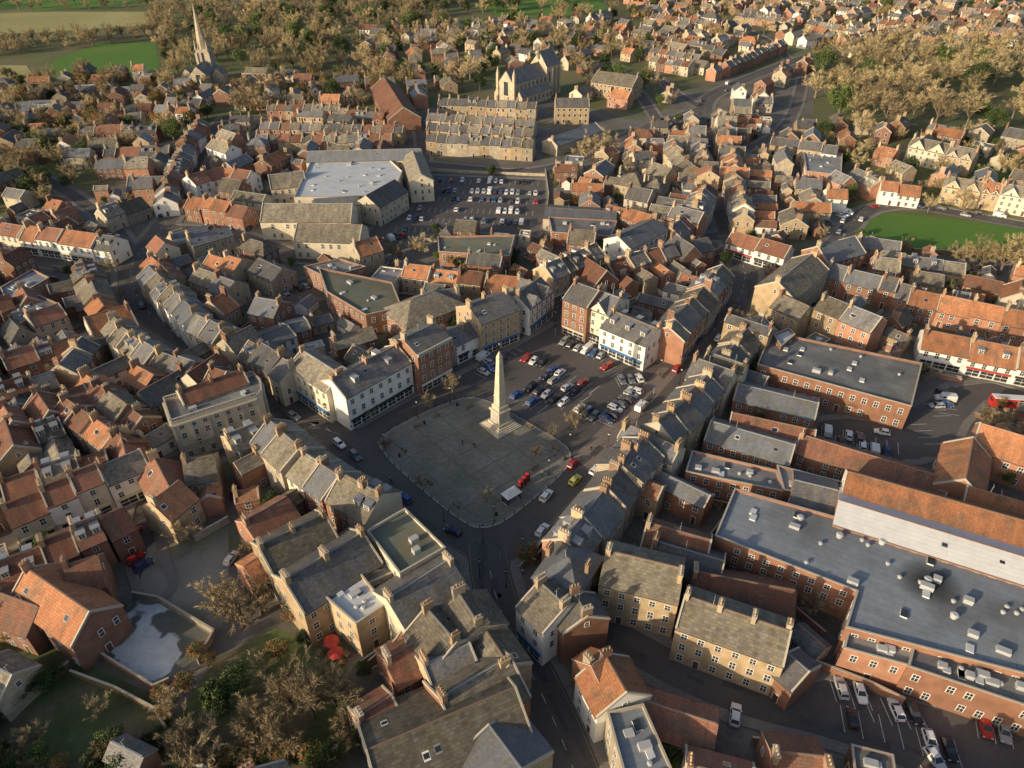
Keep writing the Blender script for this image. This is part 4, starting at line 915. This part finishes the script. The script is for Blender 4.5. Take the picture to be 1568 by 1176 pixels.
for u,v,h,k in [(290,835,8,'b'),(372,960,12,'b'),(345,940,10,'g'),(400,940,10,'b'),(305,1010,5,'r'),(325,1020,4,'r'),(340,1095,11,'c'),(365,1065,8,'e'),(480,1100,14,'b'),(515,1080,11,'b'),(450,1085,11,'b'),(430,1010,6,'r'),(405,1030,5,'g'),(270,1105,8,'b'),(300,1150,9,'b'),(320,1176,9,'b'),(290,1060,6,'r'),(250,1070,4,'r'),(75,1055,6,'e'),(90,1040,4,'e'),(15,920,4,'r'),(102,588,4,'e'),(85,594,4,'e'),(120,585,3,'e'),(500,1176,7,'e'),(520,1160,5,'e'),(540,1130,8,'b'),(400,1110,8,'b'),(380,1150,7,'g'),(430,1150,9,'b'),(30,1080,5,'e'),(160,1090,5,'b'),(60,1140,6,'g'),(180,1150,6,'e'),(20,985,5,'g'),(450,950,6,'r'),(470,985,4,'e'),
   (602,398,8,'g'),(640,395,9,'g'),(612,402,7,'g'),(690,408,6,'r'),(705,404,6,'r'),(672,400,5,'e'),(730,412,4,'r'),(655,624,5,'b'),(693,600,6,'b'),(565,640,5,'b'),(620,600,4,'b'),(838,490,6,'b'),(842,478,5,'g'),(876,655,6,'b'),(890,640,5,'b'),(978,560,5,'b'),(845,668,4,'b'),(590,690,4,'b'),(645,745,4,'b'),(745,770,4,'b'),(820,700,4,'b'),
   (908,242,12,'g'),(890,245,10,'g'),(930,235,12,'g'),(945,310,5,'e'),(960,315,5,'e'),(930,322,4,'e'),(1292,255,9,'c'),(1500,415,13,'g'),(1530,420,15,'g'),(1550,415,13,'g'),(1470,405,10,'g'),(1420,325,8,'g'),(1475,328,8,'g'),(1260,330,6,'g'),(1480,310,5,'e'),(860,272,5,'e'),(845,275,4,'e'),(872,274,4,'r'),(105,290,8,'e'),(80,240,9,'c'),(720,125,17,'g'),(708,135,15,'g'),(735,140,12,'e'),(370,180,16,'b'),(385,170,18,'b'),(400,178,15,'g')]:
    x,y=W(u,v); tree(x,y,h,k)
def wood(poly,n,hs,kinds,name=None,gap=0):
    par=None
    if name: par=bpy.data.objects.new(name,None); sc.collection.objects.link(par)
    P=WP(poly); bx=[p[0] for p in P]; by=[p[1] for p in P]; c=0; pts=[]
    for _ in range(n*20):
        if c>=n: break
        x=U(min(bx),max(bx)); y=U(min(by),max(by))
        if not poly_in(np.array(x),np.array(y),P): continue
        if X0<x<X1-3 and Y0<y<Y1-3:
            if OCC[int((y-Y0)/G),int((x-X0)/G)]: continue
        if gap and any((x-p[0])**2+(y-p[1])**2<gap*gap for p in pts): continue
        pts.append((x,y)); tree(x,y,U(*hs),random.choice(kinds),par); c+=1
wood([(235,20),(720,-5),(620,60),(560,110),(420,120),(250,150)],210,(11,20),'gggggbbee','woodland',9.5)
wood([(-80,70),(235,52),(235,62),(120,74),(-80,95)],45,(8,14),'gggb','tree_belt',7)
wood([(-80,0),(240,2),(240,18),(-80,20)],30,(9,15),'ggb','tree_belt')
wood([(-60,200),(110,170),(150,250),(70,330),(-60,320)],90,(6,12),'bgbgeeg','woodland')
wood([(1245,80),(1600,70),(1600,215),(1420,195),(1340,205),(1290,225),(1240,170)],92,(13,22),'ggggggbe','woodland',11.5)
wood([(600,-10),(980,-10),(960,80),(850,90),(600,90)],105,(10,17),'ggggec','woodland',9)
wood([(960,-15),(1600,-15),(1600,75),(1240,90),(980,100)],140,(7,14),'gggge','suburban_trees')
wood([(560,60),(1000,60),(1040,180),(840,140),(560,140)],100,(8,15),'ggggec','suburban_trees')
wood([(0,120),(640,120),(640,160),(400,175),(0,300)],140,(7,14),'ggbber','suburban_trees')
wood([(1230,190),(1600,215),(1600,320),(1300,325)],50,(5,11),'ggge','suburban_trees')
wood([(-200,-60),(1750,-60),(1750,-12),(-200,-12)],220,(12,20),'gggb','distant_woodland')
wood(DT,260,(2.5,7),'bereebg','garden_shrubs')
wood([(330,1010),(420,960),(520,1000),(560,1080),(470,1176),(330,1176),(270,1100),(300,1000)],80,(1.5,5),'eerbrg','garden_shrubs')
wood([(-40,1060),(110,1010),(230,1060),(300,1176),(200,1230),(-60,1230)],60,(1.5,5.5),'eerbg','garden_shrubs')
wood([(580,375),(700,382),(800,395),(780,412),(600,402)],22,(2,4.5),'egr','garden_shrubs')
wood([(1350,372),(1568,392),(1568,425),(1440,402)],14,(3,7),'gge','garden_shrubs')
print('trees',NT[0])
# ---------------- boundary walls of the near yards -------------
def wall_px(pts,h,mat,name='boundary_wall'):
    P=WP(pts); mb=MB()
    for a,b in zip(P,P[1:]):
        L=math.hypot(b[0]-a[0],b[1]-a[1]); r=((b[0]-a[0])/L,(b[1]-a[1])/L); n=(-r[1],r[0]); c=((a[0]+b[0])/2,(a[1]+b[1])/2)
        mb.obox(c,r,n,-L/2,L/2,-.15,.15,0,h,mat); mb.obox(c,r,n,-L/2,L/2,-.2,.2,h+.003,h+.1,'coping')
    mb.obj(name)
wall_px([(205,914),(245,921),(330,972),(305,1018)],1.6,'stone'); wall_px([(135,992),(238,1056),(262,1045)],1.5,'brick'); wall_px([(112,1035),(180,1060),(240,1092),(262,1130)],1.8,'wood','garden_fence')
wall_px([(1330,366),(1400,386),(1590,394)],1.4,'brick'); wall_px([(1240,1020),(1330,1055),(1380,1080)],2.2,'brick'); wall_px([(300,830),(352,800)],2,'stone'); wall_px([(0,1045),(60,1062),(110,1020)],1.6,'brick'); wall_px([(1235,712),(1225,690),(1250,640)],2,'brick')
wall_px([(835,262),(840,300),(836,335)],1.2,'stone'); wall_px([(645,262),(835,270)],1.2,'stone')
# cafe garden
tb=MB(); tb.box(-.7,.7,-.4,.4,.72,.77,'wood',bottom=True); tb.box(-.7,.7,-.75,-.5,.42,.46,'wood',bottom=True); tb.box(-.7,.7,.5,.75,.42,.46,'wood',bottom=True)
for x in(-.5,.45): tb.box(x,x+.06,-.7,.7,.36,.42,'wood',bottom=True); tb.box(x,x+.06,-.05,.05,0,.72,'wood'); tb.box(x,x+.06,-.65,-.55,0,.42,'wood'); tb.box(x,x+.06,.55,.65,0,.42,'wood')
tbm=tb.mesh('picnic_table')
um=MB(); um.cyl(0,0,0,2.4,.03,.03,6,'iron_black'); um.cyl(0,0,2.1,2.7,1.5,.05,8,'fascia_red'); um.cyl(0,0,0,.1,.3,.3,8,'iron_black'); umm=um.mesh('parasol')
for i,(u,v) in enumerate([(485,985),(500,992),(515,1000),(490,1002),(506,1010),(522,1016),(478,972),(530,1005)]):
    x,y=W(u,v); inst(tbm,'picnic_table',(x,y,.04),.5+.3*i)
    if i in(1,4,6): inst(umm,'parasol',(x+1.2,y,.04))
# ---------------- street furniture -------------
bo=MB(); bo.cyl(0,0,0,.85,.1,.08,8,'iron_black'); bo.cyl(0,0,.85,1.0,.12,.04,8,'iron_black'); bom=bo.mesh('bollard')
n=len(PLW)
acc=0
for i in range(n):
    a=PLW[i-1];b=PLW[i]; L=math.hypot(b[0]-a[0],b[1]-a[1]); 
    s=3-acc
    while s<L: inst(bom,'bollard',(a[0]+(b[0]-a[0])*s/L*.999,a[1]+(b[1]-a[1])*s/L,.15)); s+=3
    acc=(L-(s-3))
lm=MB(); lm.cyl(0,0,0,.8,.14,.1,8,'iron_black'); lm.cyl(0,0,.8,5,.06,.045,8,'iron_black'); lm.box(-.5,.5,-.03,.03,4.3,4.36,'iron_black',bottom=True); lm.cyl(0,0,5,5.5,.16,.26,6,'headlamp'); lm.cyl(0,0,5.5,5.8,.3,.05,6,'iron_black'); lmm=lm.mesh('street_lamp')
for u,v in [(740,832),(757,800),(872,690),(590,690),(640,640),(690,618),(600,755),(680,800),(850,500),(905,530),(960,556),(1010,575),(930,690),(980,640),(1040,590),(800,850),(735,885),(775,900),(560,640),(500,645),(430,620),(370,575),(270,520),(1095,500),(1150,420),(840,730),(700,560),(800,515)]:
    x,y=W(u,v); inst(lmm,'street_lamp',(x,y,.15))
x,y=W(783,768); k=MB(); k.box(-2,2,-1.3,1.3,0,.15,'kerb')
for a in(-1.8,1.8):
    for b in(-1.1,1.1): k.box(a-.07,a+.07,b-.07,b+.07,.15,2.4,'iron_black')
k.box(-1.8,1.8,1.05,1.1,.5,2.2,'glass'); k.box(-1.85,-1.8,-1,1,.5,2.2,'glass'); k.box(1.8,1.85,-1,1,.5,2.2,'glass'); k.box(-1.5,1.5,.5,.9,.55,.62,'wood',bottom=True); k.box(-2.1,2.1,-1.4,1.4,2.4,2.6,'iron_black',bottom=True)
k.poly([(-2.1,-1.4,2.6),(2.1,-1.4,2.6),(1.2,0,3.1),(-1.2,0,3.1)],'white_plastic');k.poly([(2.1,1.4,2.6),(-2.1,1.4,2.6),(-1.2,0,3.1),(1.2,0,3.1)],'white_plastic');k.poly([(2.1,-1.4,2.6),(2.1,1.4,2.6),(1.2,0,3.1)],'white_plastic');k.poly([(-2.1,1.4,2.6),(-2.1,-1.4,2.6),(-1.2,0,3.1)],'white_plastic')
k.obj('bus_shelter',(x,y,.17),.7)
ph=MB()
for a in(-.42,.36):
    for b in(-.42,.36): ph.box(a,a+.06,b,b+.06,0,2.2,'red_paint')
ph.box(-.38,.38,-.38,.38,.1,2.1,'glass'); ph.box(-.45,.45,-.45,.45,0,.25,'red_paint'); ph.box(-.46,.46,-.46,.46,2.1,2.35,'red_paint'); ph.cyl(0,0,2.35,2.55,.6,.2,4,'red_paint')
for z in(.7,1.15,1.6): ph.box(-.4,.4,-.4,.4,z,z+.04,'red_paint')
phm=ph.mesh('telephone_box')
for u,v in((797,748),(803,742),(808,737)): x,y=W(u,v); inst(phm,'telephone_box',(x,y,.17),.7)
be=MB()
for z,y0 in((.45,0),(.45,.16),(.45,.32)): be.box(-.9,.9,y0,y0+.12,z,z+.05,'wood',bottom=True)
for z in(.6,.75): be.box(-.9,.9,.46,.5,z,z+.1,'wood',bottom=True)
for a in(-.8,.75): be.box(a,a+.05,0,.5,0,.45,'iron_black'); be.box(a,a+.05,.46,.52,.45,.88,'iron_black')
bem=be.mesh('bench')
for u,v,a in[(640,655,.7),(670,640,.7),(620,690,2.3),(660,740,2.3),(700,775,2.3),(820,720,.7),(720,625,.7),(850,690,-.6),(810,655,-.6)]: x,y=W(u,v); inst(bem,'park_bench',(x,y,.18),a)
bn=MB(); bn.cyl(0,0,0,.9,.28,.3,10,'iron_black'); bn.cyl(0,0,.9,1.1,.32,.12,10,'iron_black'); bnm=bn.mesh('litter_bin')
for u,v in[(650,650),(760,790),(865,705),(700,622),(612,700)]: x,y=W(u,v); inst(bnm,'litter_bin',(x,y,.18))
sg=MB(); sg.cyl(0,0,0,2.6,.04,.04,6,'plant_grey'); 
i0=len(sg.v); sg.v+= [(.3*math.cos(2*math.pi*k/12),-.05,2.5+.3*math.sin(2*math.pi*k/12)) for k in range(12)]; sg.f.append(tuple(range(i0,i0+12))); sg.m.append('fascia_blue'); sgm=sg.mesh('traffic_sign')
for u,v in[(765,855),(880,745),(1000,605),(850,515),(540,665),(730,845),(1130,480)]: x,y=W(u,v); inst(sgm,'traffic_sign',(x,y,.15))
def person_mesh():
    V=[(0,0,.95),(0,0,1.2),(0,.02,1.42),(0,.03,1.55),(0,.05,1.68),(-.1,0,.9),(-.12,.15,.5),(-.12,.05,.08),(-.12,.2,.04),(.1,0,.9),(.12,-.08,.5),(.12,-.3,.12),(.12,-.18,.04),(-.2,.02,1.4),(-.25,-.08,1.13),(-.24,.06,.88),(-.24,.1,.8),(.2,.02,1.4),(.25,.1,1.13),(.24,.24,.92),(.24,.3,.86)]
    E=[(0,1),(1,2),(2,3),(3,4),(0,5),(5,6),(6,7),(7,8),(0,9),(9,10),(10,11),(11,12),(2,13),(13,14),(14,15),(15,16),(2,17),(17,18),(18,19),(19,20)]
    R=[.15,.15,.14,.06,.11,.1,.07,.05,.05,.1,.07,.05,.05,.07,.05,.04,.035,.07,.05,.04,.035]
    me=bpy.data.meshes.new('person'); me.from_pydata(V,E,[]); o=bpy.data.objects.new('tmp',me); sc.collection.objects.link(o)
    m=o.modifiers.new('s','SKIN'); m2=o.modifiers.new('b','SUBSURF'); m2.levels=1
    for i,r in enumerate(R): me.skin_vertices[0].data[i].radius=(r,r)
    me.skin_vertices[0].data[0].use_root=True
    dg=bpy.context.evaluated_depsgraph_get(); dg.update(); nm=bpy.data.meshes.new_from_object(o.evaluated_get(dg)); bpy.data.objects.remove(o)
    nm.materials.clear()
    for k in('cloth','trouser','skin','hair'): nm.materials.append(MATS[MI[k]])
    for p in nm.polygons:
        c=p.center; p.material_index=3 if (c.z>1.72 or (c.z>1.58 and c.y<.03)) else 2 if (c.z>1.5 or (abs(c.x)>.18 and c.z<.9)) else 1 if c.z<.92 else 0
    return nm
pm=person_mesh()
for u,v in[(708,682),(726,686),(640,600),(560,648),(890,515),(960,545),(830,730),(770,765),(600,740),(500,640),(690,590),(905,690),(735,560),(850,700),(420,612),(800,880)]:
    x,y=W(u,v)
    j=int((y-Y0)/G); i=int((x-X0)/G); z=.17 if (SD[j,i]>0 or poly_in(np.array(x),np.array(y),PLW)) else .03
    inst(pm,'pedestrian',(x,y,z),U(0,6.28),color=random.choice([(.02,.02,.03),(.3,.05,.04),(.05,.08,.2),(.25,.22,.18),(.5,.5,.5)]))
gw=0
for _ in range(1600):
    if gw>230: break
    c=W(U(-50,1600),U(300,1170))
    pa=min(PLACED,key=lambda p:(p[0]-c[0])**2+(p[1]-c[1])**2); a=pa[2]+random.choice((0,math.pi/2)); l=U(4,11)
    if not free(c,a,l/2,.6): continue
    mb=MB(); h=U(1.2,2.2); m=random.choice(['brick','brick_dark','stone','wood']); mb.box(-l/2,l/2,-.12,.12,0,h,m); mb.box(-l/2-.04,l/2+.04,-.17,.17,h,h+.08,'coping'); mb.obj('garden_wall' if m!='wood' else 'garden_fence',(c[0],c[1],0),a); gw+=1
print('walls',gw,'objects',len(sc.objects))
